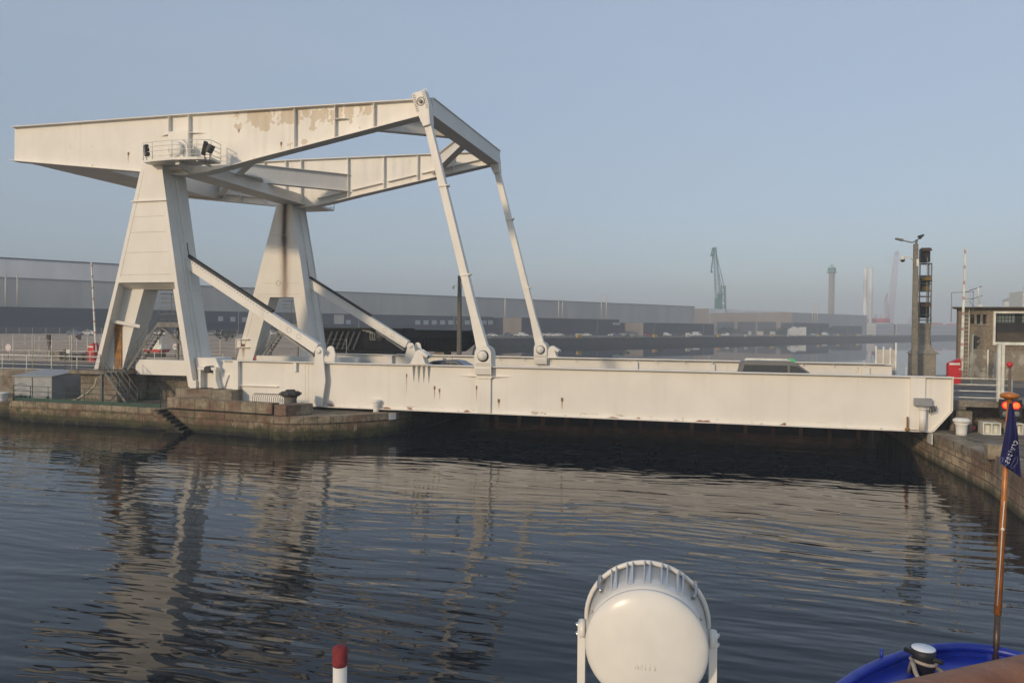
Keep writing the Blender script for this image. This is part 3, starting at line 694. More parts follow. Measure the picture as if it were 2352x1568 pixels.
# rack arms --------------------------------------------------------------
def rack(yc, xoff):
    p = Vector((-37.3+xoff, yc, 12.0)); q = Vector((-25.45 if yc < 50 else -25.3, yc, 5.22)); d = (q-p).normalized(); n = Vector((-d.z, 0, d.x))
    if n.z < 0: n = -n
    a = MB(); a.bar(p, q, .5, .66, (0, 0, 1)); a.bar(q-d*.02, q+d*.5, .3, .4, (0, 0, 1), w2=.28, h2=.3)
    r = a.build('rack_arm', M['arm'], BR, bevel=.012)
    t = MB(); L = (q-p).length; s0, s1 = 1.0, L*.70
    t.bar(p+d*s0+n*.41, p+d*s1+n*.41, .34, .1)
    k = s0
    while k < s1: t.bar(p+d*k+n*.45, p+d*(k+.09)+n*.45, .3, .14); k += .18
    t.build('rack_teeth', M['rack'], r)
    b = MB()
    k = s0
    while k < s1: c = p+d*k+n*.22; b.tube((c.x, yc-.25, c.z), (c.x, yc-.285, c.z), .03, .024, 6); k += .24
    b.build('bolts', M['rack'], r); b = MB()
    for k in (L-2.3, L-1.45): c = p+d*k+n*.05; b.lathe([(.155, 0), (.167, .012), (.178, 0)], (c.x, yc-.251, c.z), 14, (0, -1, 0), caps=False)
    b.build('cover_ring', M['bolt'], r)
    e = MB(); e.bar(p+d*(L-3.0)-n*.44, q-n*.55, .3, .12); e.build('cable_tray', M['galv'], r)
rack(YN+.65, 0); rack(YN+DY+.25, 0)

# fittings on the right end of the near girder
mb = MB(); mb.box(9.3, 10.1, YN-.5, YN-.21, 2.88, 3.27); mb.build('junction_box', M['greymetal'], gN, bevel=.02)
mb = MB(); mb.tube((9.7, YN-.4, 1.62), (9.7, YN-.4, 2.7), .16, n=16); mb.tube((9.7, YN-.4, 2.7), (9.7, YN-.4, 2.77), .22, n=16); mb.build('buffer', M['white'], gN)
mb = MB()
for k in range(5): mb.tube((10.0+k*.07, YN-.4, 2.5+.03*k), (10.03+k*.07, YN-.4, 2.9), .025, n=6)
mb.build('cable', M['black'], gN)
mb = MB(); mb.tube((9.0, YN-.4, 1.7), (9.0, YN-.4, 2.3), .05, n=6); mb.ball((9.0, YN-.38, 1.66), .12, 8); mb.build('rusty_hook', M['rust'], gN)

# ---------------------------------------------------------------- added lock gate, plinths, parapet, steps
mb = MB(); mb.box(-19.3, 10.4, 60.6, 61.3, -1.5, 1.3, 0); mb.box(-19.3, 10.4, 60.55, 61.35, 1.303, 2.95, 1)  # gate assumed here, added so the water under the deck reflects dark
for k in range(15): mb.box(-18.6+k*2, -18.3+k*2, 60.4, 60.54, -1.5, 2.9, 1)
single(mb, 'assumed_lock_gate', [M['black'], plain('rusty_gate_plate', (.36, .17, .09), .85, var=.5, scale=.8)], 'assumed dark rusty gate added behind the drawbridge so the water below reflects dark', 'lock gate', (-4, 61, 0))
mb = MB(); mb.box(-43.6, -39.5, 41.55, 44.88, 3.25, 3.5); mb.box(-43.0, -39.9, 42.0, 44.88, ZQ+.002, 3.247)
single(mb, 'concrete_plinth', M['concrete'], 'stained concrete plinth with overhanging slab under the left leg of the near tower', 'plinth', (-41.5, 43, ZQ), bevel=.03)
mb = MB(); mb.box(-34.9, -30.6, 41.7, 44.88, ZQ+.002, 2.47); mb.box(-32.2, -31.0, 41.68, 41.698, ZQ+.05, 2.3)
single(mb, 'concrete_plinth', M['concrete'], 'low block plinth under the right foot of the near tower', 'plinth', (-33, 43, ZQ), bevel=.03)
mb = MB(); mb.box(-43.5, -31.5, 56.6, 60.4, 3.11, 3.25)
single(mb, 'concrete_plinth', M['concrete'], 'flat concrete slab under the far tower with the black leak', 'plinth', (-37, 58, 3.1))
PP = [(-33.9, 39.78), (-25.7, 38.87)]
mb = MB(); strip(mb, PP, .03, -.62, ZQ+.1, 2.08); strip(mb, [(-33.9, 39.78), (-26.0, 38.9)], .07, .031, ZQ+.1, ZQ+.16)
single(mb, 'stone_parapet', M['coping'], 'long low stone parapet on the quay edge right of the steps', 'parapet', (-30, 39.6, ZQ), bevel=.03)
mb = MB(); mb.hexa([(-25.6, 38.85, ZQ+.035), (-24.75, 38.75, ZQ+.035), (-23.9, 40.4, ZQ+.005), (-24.8, 40.6, ZQ+.005), (-25.6, 38.85, 2.02), (-24.75, 38.75, 2.02), (-23.9, 40.4, 2.02), (-24.8, 40.6, 2.02)])
single(mb, 'stone_block', M['coping'], 'single stone block at the right end of the quay parapet beside the dark capstan', 'stone block', (-24.8, 39.5, ZQ), bevel=.03)
mb = MB(); P = [(-34.3, ZQ+.02)]; n = 11
for k in range(n): P += [(-34.3+.33*(k+1), ZQ+.02-.2*k), (-34.3+.33*(k+1), ZQ+.02-.2*(k+1))]
P += [(-34.3, ZQ-.2*n)]
for k in range(n):
    x0 = -34.3+.33*k; z = ZQ+.02-.2*k; yf = 39.79-.105*(k*.33)
    mb.box(x0, x0+.42, yf-.75, yf+.2, z-.09, z, 1); mb.box(x0-.02, x0+.33, yf-.7, yf+.2, z-.75, z-.092, 0)
single(mb, 'quay_steps', [M['stone'], plain('wet_tread', (.035, .034, .024), .8, var=.4, scale=4)], 'wet mossy stone steps going down the quay wall to the water', 'steps', (-32.5, 39.4, 0))

# ---------------------------------------------------------------- railings and fences
def railing(name, pts, hs, label, cat, m, r=.028, step=2.4, ph=1.1, rp=.035, group=None, posts=None, sink=0.0):
    pts = [Vector(p) for p in pts]
    t = thing(name, label, cat, pts[0], group)
    mb = MB()
    for h in hs: mb.path([p+Vector((0, 0, h)) for p in pts], r, 6)
    mb.build('rail', m, t)
    for a, b in zip(pts, pts[1:]):
        n = max(1, round((b-a).length/step))
        for k in range(n+(1 if b is pts[-1] else 0)):
            p = a+(b-a)*k/n; q = MB(); q.tube(p-Vector((0, 0, sink)), p+Vector((0, 0, ph)), rp, n=6); q.build('post', m, t)
    return t
railing('guard_railing', [(-78, 45.4, 3.1), (-44.4, 45.4, 3.1)], (.12, .48, .82, 1.12), 'white four rail guard railing along the road left of the near tower', 'railing', M['rail_white'], step=2.35, ph=1.14)
railing('guard_railing', [(-78, 56.3, 3.1), (-42.2, 56.3, 3.1)], (.15, .6, 1.05), 'white guard railing on the far side of the road seen through the near tower', 'railing', M['rail_white'], step=2.35)
railing('guard_railing', [(-43.9, 41.6, 3.5), (-40.9, 41.6, 3.5)], (.15, .5, .85, 1.1), 'thin grey railing on the plinth slab at the foot of the staircase', 'railing', M['grey_rail'], r=.02, rp=.025, step=3)
railing('guard_railing', [(11.25, 44.1, 3.1), (14.15, 44.12, 3.1)], (.16, .5, .83, 1.15), 'white four rail guard railing on the right road edge beside the bridge end', 'railing', M['rail_white'], step=2.3, ph=1.17)
railing('guard_railing', [(15.3, 44.14, 3.1), (25, 44.2, 3.1)], (.16, .5, .83, 1.15), 'white guard railing running out of the picture on the right', 'railing', M['rail_white'], step=2.3, ph=1.17)
railing('guard_railing', [(8.5, 58.3, 3.1), (12.2, 58.3, 3.1)], (.2, .7, 1.15), 'low white railing in front of the signal mast base', 'railing', M['rail_white'], step=2.0)
gf = railing('green_railing', [(-48.4, 42.2, ZQ), (-47.2, 40.5, ZQ), (-34.6, 40.0, ZQ)], (.35, .7, 1.05), 'thin dark green railing with kick board along the left quay edge', 'railing', M['green'], r=.018, rp=.022, step=1.55, ph=1.06)
mb = MB(); strip(mb, [(-48.4, 42.2), (-47.2, 40.5), (-34.6, 40.0)], .03, -.02, ZQ+.034, ZQ+.26); mb.build('kick_board', M['green'], gf)
def meshfence(pts, h, label, step, m, n_wires=6, rp=.04):
    pts = [Vector(p) for p in pts]; t = thing('mesh_fence', label, 'fence', pts[0], 'mesh fences of the lock yard')
    w = MB()
    for k in range(n_wires): w.path([p+Vector((0, 0, h*(k+1)/n_wires-.03)) for p in pts], .008, 4)
    w.build('wire', m, t)
    for a, b in zip(pts, pts[1:]):
        n = max(1, round((b-a).length/step))
        for k in range(n+1):
            p = a+(b-a)*k/n; q = MB(); q.tube(p, p+Vector((0, 0, h)), rp, n=6); q.build('post', m, t)
M['fencepost'] = plain('cream_fence_post', (.55, .53, .42), .6, var=.25)
pa = at(44, 851, Y=45.9); pb = at(165, 851, Y=45.9)
meshfence([(-53.6, 46.0, 3.1), (-47.9, 46.0, 3.1)], 2.75, 'tall cream mesh fence standing just behind the left road railing', 2.0, M['fencepost'])
meshfence([(-66, 59.0, 3.12), (-44.5, 59.0, 3.12)], 2.3, 'cream mesh fence across the far side of the road left of the towers', 2.1, M['fencepost'])
meshfence([(-43, 59.2, 3.26), (-31.8, 59.2, 3.26)], 2.3, 'cream mesh fence seen between the two bridge towers', 4.0, M['fencepost'])
meshfence([(-190, 150, 3.1), (-100, 150, 3.1)], 2.6, 'distant pale mesh fence in front of the dark warehouse base', 4.2, M['fencepost'])
t = thing('mesh_fence', 'short white framed screen fence at the far right end of the bridge', 'fence', (6.2, 59.0, 3.0), 'mesh fences of the lock yard')
SX = lambda px: at(px, 830, Y=59.0).x
for x, h in ((SX(2012), 2.5), (SX(2029), 2.45), (SX(2045), 2.4), (SX(2057.5), 2.75)):
    q = MB(); q.tube((x, 59.0, 0.5), (x, 59.0, 3.1+h), .07, n=6); q.build('post', M['rail_white'], t)
s_ = NT('screen_mesh'); q = MB(); q.box(SX(2012), SX(2057.5), 58.99, 59.01, 3.2, 5.35); q.build('screen', plain('pale_screen', (.5, .46, .40), .8), t)

M['stairgrey'] = plain('stair_grey', (.17, .165, .15), .65, var=.3, scale=4)
def stairs(ox, oy, label, plinth, both=True):
    t = thing('steel_staircase', label, 'staircase', (-40.0+ox, 43.3+oy, plinth), 'steel staircases of the bridge towers')
    g = M['grey_rail'] if not both else M['stairgrey']; gr = M['grey_rail']
    def flight(p, q, w, nst, name):
        p = Vector(p)+Vector((ox, oy, 0)); q = Vector(q)+Vector((ox, oy, 0)); yv = Vector((0, w/2, 0))
        mb = MB()
        for s in (-1, 1): mb.bar(p+yv*s, q+yv*s, .05, .17)
        mb.build('stringer', g, t)
        mb = MB()
        for k in range(1, nst):
            c = p+(q-p)*k/nst; mb.box(c.x-.14, c.x+.14, c.y-w/2+.031, c.y+w/2-.031, c.z+.02, c.z+.05)
        mb.build('treads', g, t)
        mb = MB()
        for s in (-1, 1):
            for h in (.55, 1.0): mb.tube(p+yv*s+Vector((0, 0, h)), q+yv*s+Vector((0, 0, h)), .022, n=6)
            for f in (0, .33, .67, 1): c = p+(q-p)*f+yv*s; mb.tube(c, c+Vector((0, 0, 1.0)), .022, n=6)
        mb.build('handrail', gr, t)
    flight((-40.1, 43.6, plinth), (-37.55, 43.6, 6.72), .9, 13, 'upper')
    mb = MB(); mb.box(-37.6+ox, -35.2+ox, 43.15+oy, 44.3+oy, 6.62, 6.75); mb.box(-37.6+ox, -35.2+ox, 43.12+oy, 43.148+oy, 6.5, 6.85); mb.build('landing', g, t)
    mb = MB()
    for h in (.3, .65, 1.05): mb.path([(-37.4+ox, 43.15+oy, 6.75+h), (-35.3+ox, 43.15+oy, 6.75+h)], .022, 6); mb.path([(-38.3+ox, 44.3+oy, 8.0+h*.8), (-35.3+ox, 44.3+oy, 8.0+h*.8)], .022, 6)
    for x in (-37.4, -36.3, -35.3): mb.tube((x+ox, 43.15+oy, 6.75), (x+ox, 43.15+oy, 7.8), .022, n=6); mb.tube((x+ox, 44.3+oy, 6.75), (x+ox, 44.3+oy, 8.85), .022, n=6)
    mb.build('landing_railing', gr, t)
    mb = MB(); mb.bar((-37.5+ox, 43.3+oy, 6.6), (-34.9+ox, 43.6+oy, 4.6), .1, .16); mb.bar((-36.55+ox, 43.9+oy, plinth), (-36.55+ox, 43.9+oy, 6.6), .12, .12); mb.build('brace', g, t)
    if both:
        flight((-39.75, 41.2, 3.45), (-37.6, 40.9, ZQ+.05), .85, 9, 'lower')
        mb = MB(); mb.box(-40.4, -39.7, 40.7, 41.54, 3.36, 3.46); mb.bar((-40.1, 40.9, ZQ), (-40.1, 40.9, 3.4), .16, .16); mb.build('foot_landing', g, t)
    return t
stairs(0, 0, 'grey steel staircase climbing in two flights through the near tower', 3.52)
stairs(1.0, 13.6, 'grey steel staircase inside the far tower opening', 3.27, False)
mb = MB(); P0 = Vector((-40.2, 40.75, 3.1)); pts = [P0+Vector((-.05, -.1, 0)), P0+Vector((-.15, -.15, -.5)), P0+Vector((-.7, -.2, -1.0)), P0+Vector((-1.6, -.3, -1.5)), P0+Vector((-2.8, -.2, -1.68))]
mb.path(pts, .06, 7); single(mb, 'hose', plain('pale_hose', (.42, .38, .28), .7), 'pale hose hanging in a curve from the staircase foot to the quay', 'hose', pts[-1])

# ---------------------------------------------------------------- things on the left quay
b0 = at(33.7, 914, Z=ZQ); b1 = at(119, 916, Z=ZQ); b2 = at(197, 911, Z=ZQ)
d1 = (b1-b0); d2 = Vector((.35, 2.2, 0)); hgt = 1.72
t = thing('metal_shed', 'low grey sheet metal shed with sloping roof behind the green railing', 'shed', b0)
A = b0; B = b1; Cc = b1+d2; D = b0+d2
mb = MB(); up = Vector((0, 0, hgt)); mb.hexa([A, B, Cc, D, A+up*.9, B+up*.9, Cc+up*1.12, D+up*1.12]); mb.build('wall', M['greymetal'], t, bevel=.01)
mb = MB(); e = (B-A).normalized()*.12; f = d2.normalized()*.12
mb.hexa([A+up*.9-e-f+Vector((0, 0, .004)), B+up*.9+e-f+Vector((0, 0, .004)), Cc+up*1.12+e+Vector((0, 0, .004)), D+up*1.12-e+Vector((0, 0, .004)), A+up*.93-e-f, B+up*.93+e-f, Cc+up*1.15+e, D+up*1.15-e]); mb.build('roof', M['greymetal'], t)
mb = MB(); m_ = A+(B-A)*.48-f*.04; mb.bar(m_+Vector((0, 0, .1)), m_+up*.88, .05, .02); mb.build('seam', M['black'], t)
for k, f_ in enumerate((.3, .42, .9)):
    mb = MB(); c = A+(B-A)*f_-f*.15; mb.box(c.x-.05, c.x+.05, c.y-.06, c.y+.06, c.z+.02, c.z+.2); mb.build('latch', M['black'], t)
def mooring_bollard(p, h, r, label, flare=1.3):
    t = thing('mooring_bollard', label, 'bollard', p, 'white mooring bollards on the quays')
    mb = MB(); mb.lathe([(r*.95, 0), (r*.9, h*.15), (r, h*.6), (r*flare*.97, h*.74)], p, 20); mb.build('post', M['bollard'], t)
    mb = MB(); mb.lathe([(r*flare*.9, h*.743), (r*flare*1.06, h*.8), (r*flare*1.06, h*.9), (r*flare*.8, h*.98), (r*.3, h)], p, 20); mb.build('cap', M['bollard'], t)
mooring_bollard(at(864, 946, Z=ZQ+.02), .78, .2, 'white mushroom bollard on the rounded pier end under the bridge girder')
mooring_bollard(at(2208, 999, Z=1.5), .86, .27, 'large chipped white bollard on the right quay beside the bridge end', 1.38)
mooring_bollard(at(4, 921, Z=ZQ), .62, .37, 'squat white bollard cut off by the left picture edge', 1.15)
p = at(667, 936, Y=40.6); p.z = ZQ
t = thing('capstan', 'dark rusty ship capstan standing on the quay in front of the girder', 'capstan', p)
mb = MB(); mb.lathe([(.66, 0), (.62, .15), (.42, .35), (.36, .8), (.42, 1.0)], p, 24); mb.build('drum', M['mast'], t)
mb = MB(); mb.lathe([(.42, 1.003), (.56, 1.05), (.6, 1.1), (.6, 1.26), (.5, 1.32), (.3, 1.34), (.28, 1.42), (.05, 1.43)], p, 24)
for k in range(10): a = k*math.pi/5; mb.box(p.x+.6*math.cos(a)-.05, p.x+.6*math.cos(a)+.05, p.y+.6*math.sin(a)-.05, p.y+.6*math.sin(a)+.05, p.z+1.12, p.z+1.24)
mb.build('head', plain('capstan_iron', (.045, .043, .038), .7, var=.3, scale=6), t)
p0 = at(580, 919, Y=41.2); p1 = at(648, 922, Y=41.2); p0.z = p1.z = ZQ
t = thing('hoop_barrier', 'grey steel hoop barrier with curved bars in front of the girder', 'barrier', p0)
mb = MB(); n = 14
for k in range(n+1):
    q = p0+(p1-p0)*k/n; mb.path([q, q+Vector((.0, 0, .8)), q+Vector((.05, .02, .98)), q+Vector((.22, .05, 1.05))], .02, 5)
mb.build('bars', M['grey_rail'], t)
mb = MB(); mb.tube(p0+Vector((.1, .05, 1.05)), p1+Vector((.22, .05, 1.05)), .022, n=6); mb.tube(p0+Vector((0, 0, .15)), p1+Vector((0, 0, .15)), .022, n=6); mb.build('rail', M['grey_rail'], t)
mb = MB(); q = at(25, 935, Y=41.7); mb.box(q.x-.22, q.x+.22, 41.84, 41.897, q.z-.2, q.z+.2)
single(mb, 'number_plate', M['bollard'], 'small white square plate on the left quay wall below the bollard', 'plate', (q.x, 41.85, q.z))
mb = MB(); q = at(920, 952, Y=42.6); mb.hexa([(-19.86, 42.40, .95), (-19.60, 42.84, .95), (-19.57, 42.82, .95), (-19.83, 42.38, .95), (-19.86, 42.40, 1.36), (-19.60, 42.84, 1.36), (-19.57, 42.82, 1.36), (-19.83, 42.38, 1.36)])
single(mb, 'number_plate', M['bollard'], 'small white plate on the curved pier nose under the girder', 'plate', (-19.7, 42.6, 1.1))
mb = MB(); mb.box(10.08, 10.125, 42.3, 43.2, .95, 1.5)
single(mb, 'number_plate', M['bollard'], 'weathered white plate on the corner of the right lock wall', 'plate', (10.1, 42.7, 1.2))

# ---------------------------------------------------------------- barriers with raised arms
def barrier(p, h, lean, label, stripes=True, bh=1.4):
    t = thing('road_barrier', label, 'road barrier', p, 'red road barriers at the two bridge ends')
    p = Vector(p)
    mb = MB(); mb.prism([(p.x-.38, p.z), (p.x+.38, p.z), (p.x+.38, p.z+bh), (p.x+.28, p.z+bh+.22), (p.x-.38, p.z+bh-.12)], p.y-.3, p.y+.3, 'y'); mb.build('housing', M['red'], t, bevel=.02)
    mb = MB(); mb.box(p.x-.34, p.x+.3, p.y-.31, p.y-.302, p.z+bh-.22, p.z+bh-.08); mb.box(p.x+.24, p.x+.36, p.y-.31, p.y-.302, p.z+bh-.52, p.z+bh-.47); mb.build('label_strip', M['rail_white'], t)
    for mi, nm in ((0, 'arm'), (1, 'arm_stripe')):
        mb = MB(); n = 40; a = p+Vector((.42, -.1, bh-.6)); b = p+Vector((.42+lean, -.1, h))
        for k in range(n):
            if (k % 5 == 3) == mi: mb.bar(a+(b-a)*k/n, a+(b-a)*(k+1)/n, .16-.0015*k, .1, (0, 1, 0), w2=.1585-.0015*k)
        mb.build(nm, M['rail_white'] if mi == 0 else plain('barrier_stripe', (.50, .30, .27), .6), t)
pb = at(2190, 868, Y=57.2); barrier((pb.x, 57.2, 3.1), 9.25, .12, 'red barrier housing with tall raised white arm left of the brown building', bh=1.55)
pb = at(214, 828, Y=57.6); barrier((pb.x, 57.6, 3.1), 9.4, -.5, 'red barrier housing with tall raised arm behind the left tower leg', bh=1.6)

# ---------------------------------------------------------------- vehicles
def vehicle(name, label, L, Wd, sil, wins, screens, paint, zb, wheels=(-.31, .31), wr=.32, rails=False, group=None, cat='car', k=.11, small=False):
    t = thing(name, label, cat, (0, 0, 0), group)
    def tum(mb): mb.v = [(x, y*(1-max(0, z-zb)*k), z) for x, y, z in mb.v]; return mb
    mb = MB(); mb.prism(sil, -Wd/2, Wd/2, 'y'); tum(mb).build('body', paint, t, bevel=.05 if not small else 0)
    for s in (-1, 1):
        for w in wins:
            q = MB(); a, b = sorted((s*(Wd/2-.02), s*(Wd/2+.008))); q.prism(w, a, b, 'y'); tum(q).build('window', M['glass'], t)
    for (a, b) in screens:
        q = MB(); y = Wd/2-.12; d = Vector((b[1]-a[1], 0, a[0]-b[0])).normalized()*.012
        if d.z < 0: d = -d
        q.hexa([(a[0], -y, a[1]), (a[0], y, a[1]), (b[0], y, b[1]), (b[0], -y, b[1]), (a[0]+d.x, -y, a[1]+d.z), (a[0]+d.x, y, a[1]+d.z), (b[0]+d.x, y, b[1]+d.z), (b[0]+d.x, -y, b[1]+d.z)]); tum(q).build('windscreen', M['glass'], t)
    for f in wheels:
        for s in (-1, 1):
            q = MB(); q.tube((f*L, s*(Wd/2-.2), wr), (f*L, s*(Wd/2+.012), wr), wr, n=14); w = q.build('wheel', M['black'], t)
            if not small: q = MB(); q.tube((f*L, s*(Wd/2), wr), (f*L, s*(Wd/2+.02), wr), wr*.62, n=12); q.build('rim', M['galv'], w)
    return t
def paint(name, col, r=.3): return plain(name, col, r, 0, .03, .5)
PV = dict(dark=paint('dark_grey_car_paint', (.06, .065, .075)), white=paint('white_car_paint', (.72, .72, .70), .35), blue=paint('blue_grey_car_paint', (.10, .13, .18)), grey=paint('grey_car_paint', (.22, .22, .22)), champagne=paint('grey_beige_car_paint', (.155, .15, .14)), red=paint('red_car_paint', (.3, .02, .02)))
SIL_MPV = [(-2.42, .3), (2.42, .3), (2.45, .7), (2.3, .98), (1.62, 1.12), (.72, 1.76), (.45, 1.84), (-1.9, 1.84), (-2.2, 1.74), (-2.4, 1.1)]
p = at(1770, 828, Z=4.94)
tv = vehicle('taxi_van', 'grey beige taxi van with green roof sign crossing the bridge', 4.85, 1.85, SIL_MPV, [[(-2.1, 1.16), (.28, 1.16), (.28, 1.62), (-1.98, 1.62)], [(.42, 1.16), (1.42, 1.16), (.85, 1.58), (.42, 1.62)]], [((1.58, 1.15), (.75, 1.74)), ((-2.38, 1.15), (-2.2, 1.68))], PV['champagne'], 1.0, cat='van')
mb = MB()
for s in (-1, 1): mb.path([(-1.95, s*.72, 1.82), (-1.85, s*.72, 1.9), (.35, s*.72, 1.9), (.5, s*.72, 1.82)], .04, 6)
mb.build('roof_rail', M['rail_white'], tv)
mb = MB(); mb.prism([(.35, 1.85), (.8, 1.78), (.72, 1.95), (.46, 1.98)], -.3, .3, 'y'); mb.build('taxi_sign', plain('green_taxi_sign', (.10, .55, .22), .4), tv, bevel=.02)
mb = MB(); mb.prism([(-2.2, 1.78), (.6, 1.79), (.45, 1.846), (-1.9, 1.846)], -.86, .86, 'y'); mb.v = [(x, y*(1-max(0, z-1)*.11)*1.004, z) for x, y, z in mb.v]; mb.build('roof', PV['dark'], tv)
M['tint'] = plain('tinted_van_glass', (.045, .045, .04), .1, 0, .1)
for ch in tv.children:
    if ch.name.startswith('window'): ch.data.materials[0] = M['tint']
tv.location = (p.x+.55, min(max(p.y, 44.6), 47.0), 3.1)
SIL_SUV = [(-2.2, .3), (2.2, .3), (2.25, .62), (2.1, .85), (1.1, 1.0), (.25, 1.46), (-.3, 1.52), (-1.3, 1.46), (-2.05, 1.22), (-2.22, .9)]
SIL_HATCH = [(-2.0, .28), (2.05, .28), (2.08, .6), (1.95, .82), (1.05, .97), (.3, 1.42), (-.2, 1.48), (-1.3, 1.45), (-1.85, 1.05), (-2.02, .8)]
WIN_SUV = [[(-1.75, 1.02), (-.2, 1.02), (-.2, 1.4), (-1.3, 1.36)], [(-.12, 1.02), (.85, 1.02), (.2, 1.38), (-.12, 1.41)]]
WIN_HATCH = [[(-1.6, .98), (-.25, .98), (-.25, 1.36), (-1.25, 1.34)], [(-.15, .98), (.85, .98), (.22, 1.33), (-.15, 1.37)]]
p = at(1040, 827, Z=4.62)
tc = vehicle('parked_car', 'dark grey car with sloping rear on the bridge beside the hanger', 4.4, 1.8, SIL_SUV, WIN_SUV, [((1.05, 1.02), (.28, 1.45)), ((-2.12, 1.17), (-1.36, 1.45))], PV['dark'], .95)
tc.name = 'car'; tc.location = (p.x+.1, min(max(p.y, 44.8), 52.5), 3.1)

# ---------------------------------------------------------------- right bank: signal mast, lamp post, building, traffic signs
pz = 3.1
MX = at(2121, 800, Y=62.5).x
t = thing('signal_mast', 'tall lattice signal mast with three black lamp boxes on a concrete pillar', 'signal mast', (MX, 62.5, pz))
Pm = lambda x, y: at(x, y, Y=62.5)
a = Pm(2092, 812); b = Pm(2143, 812)
mb = MB(); mb.box(a.x, b.x, 61.6, 63.4, -.5, a.z); mb.build('pedestal', M['plainconc'], t, bevel=.03)
c = Pm(2119, 812); w0 = .95; zt = Pm(2119, 742).z
mb = MB()
prof = [(0, .95), (.12, .62), (.3, .42), (.75, .34), (1, .5)]
for (f0, r0), (f1, r1) in zip(prof, prof[1:]):
    z0 = c.z+.003+(zt-c.z)*f0; z1 = c.z+.003+(zt-c.z)*f1
    mb.hexa([(c.x-r0, 62.5-r0, z0), (c.x+r0, 62.5-r0, z0), (c.x+r0, 62.5+r0, z0), (c.x-r0, 62.5+r0, z0), (c.x-r1, 62.5-r1, z1), (c.x+r1, 62.5-r1, z1), (c.x+r1, 62.5+r1, z1), (c.x-r1, 62.5+r1, z1)])
mb.build('pillar', M['plainconc'], t)
fl = Pm(2108.5, 700).x; fr = Pm(2135, 700).x; ztop = Pm(2120, 606).z
mb = MB()
for x in (fl, fr):
    for y in (62.1, 62.9): mb.tube((x, y, zt-.1), (x, y, ztop), .05, n=6)
for yy in (606, 634, 646, 652, 668, 681, 695, 723, 735): 
    z = Pm(2120, yy).z
    for y in (62.1, 62.9): mb.tube((fl, y, z), (fr, y, z), .04, n=6)
    for x in (fl, fr): mb.tube((x, 62.1, z), (x, 62.9, z), .04, n=6)
mb.path([(fr+.05, 62.2, Pm(0, 720).z), (fr, 62.3, Pm(0, 752).z), (c.x+.5, 62.3, Pm(0, 765).z)], .05, 6); mb.path([(fl-.05, 62.2, Pm(0, 730).z), (c.x-.4, 62.3, Pm(0, 765).z)], .05, 6)
mb.build('frame', M['grey_rail'], t)
mb = MB(); mb.tube((fr-.3, 62.05, zt), (fr-.3, 62.05, Pm(0, 625).z), .03, n=6); mb.build('cable_pipe', M['galv'], t)
for (y0, y1), mm in (((610, 632), M['black']), ((656, 679), plain('ochre_signal_shade', (.22, .13, .02), .7)), ((698, 721), M['black'])):
    z1 = Pm(0, y0).z; z0 = Pm(0, y1).z
    mb = MB(); mb.box(fl+.08, fr-.08, 62.15, 62.85, z0, z1); mb.build('lamp_box', M['black'], t, bevel=.02)
    mb = MB(); mb.hexa([(fl+.06, 61.7, z1-.25), (fr-.06, 61.7, z1-.25), (fr-.06, 62.14, z1-.02), (fl+.06, 62.14, z1-.02), (fl+.06, 61.7, z1-.2), (fr-.06, 61.7, z1-.2), (fr-.06, 62.14, z1+.03), (fl+.06, 62.14, z1+.03)])
    if mm is not M['black']: mb.box(fl+.15, fr-.15, 62.1, 62.145, z0+.05, z0+.4)
    mb.build('visor', plain('brown_visor', (.09, .05, .025), .7) if mm is M['black'] else mm, t)
lp = at(2101, 850, Y=60.0); lt = at(2103.5, 560, Y=60.0); lpx = lp.x
t = thing('street_lamp', 'tall concrete lamp post with two lamp arms beside the signal mast', 'street lamp', (lpx, 60, pz))
mb = MB(); mb.bar((lpx, 60, .0), (lt.x, 60, lt.z), .44, .34, (0, 1, 0), w2=.30, h2=.24); mb.build('post', plain('post_concrete', (.20, .185, .15), .85, var=.25, scale=4), t, bevel=.03)
LP_ = lambda x, y: at(x, y, Y=60.0)
mb = MB(); mb.path([lt+Vector((0, 0, -.4)), lt+Vector((0, 0, .3)), LP_(2105, 582)+Vector((0, 0, .9)), LP_(2094, 557), LP_(2072, 552)], .05, 6); mb.path([lt+Vector((0, 0, -.3)), lt+Vector((.1, 0, .3)), LP_(2112, 546.5)], .05, 6); mb.build('lamp_arm', M['grey_rail'], t)
mb = MB(); qa_ = LP_(2056, 548); qb_ = LP_(2074, 551.5); mb.bar(qa_, qb_, .3, .1, w2=.36, h2=.16); mb.build('lamp_head', M['grey_rail'], t, bevel=.02)
mb = MB(); qa_ = LP_(2110.5, 546); qb_ = LP_(2121, 539.5); mb.bar(qa_, qb_, .34, .3, w2=.4, h2=.1); mb.build('lamp_head', M['black'], t, bevel=.02)
t = thing('security_camera', 'white dome camera on a bent arm fixed to the lamp post', 'camera', LP_(2099, 600))
mb = MB(); mb.path([LP_(2101, 603), LP_(2090, 590), LP_(2075, 589), LP_(2073.5, 592)], .045, 6); mb.build('arm', M['rail_white'], t)
mb = MB(); q = LP_(2073.3, 597); mb.lathe([(.1, .3), (.17, .1), (.17, 0)], q, 12); mb.build('housing', M['rail_white'], t)
mb = MB(); mb.ball(q, .165, 10); mb.build('dome', M['black'], t)
mb = MB(); q = LP_(2106, 607); mb.box(q.x-.07, q.x+.08, 59.75, 59.9, q.z-.15, q.z+.35)
single(mb, 'equipment_box', M['rail_white'], 'small white box fixed near the top of the lamp post', 'box', q)

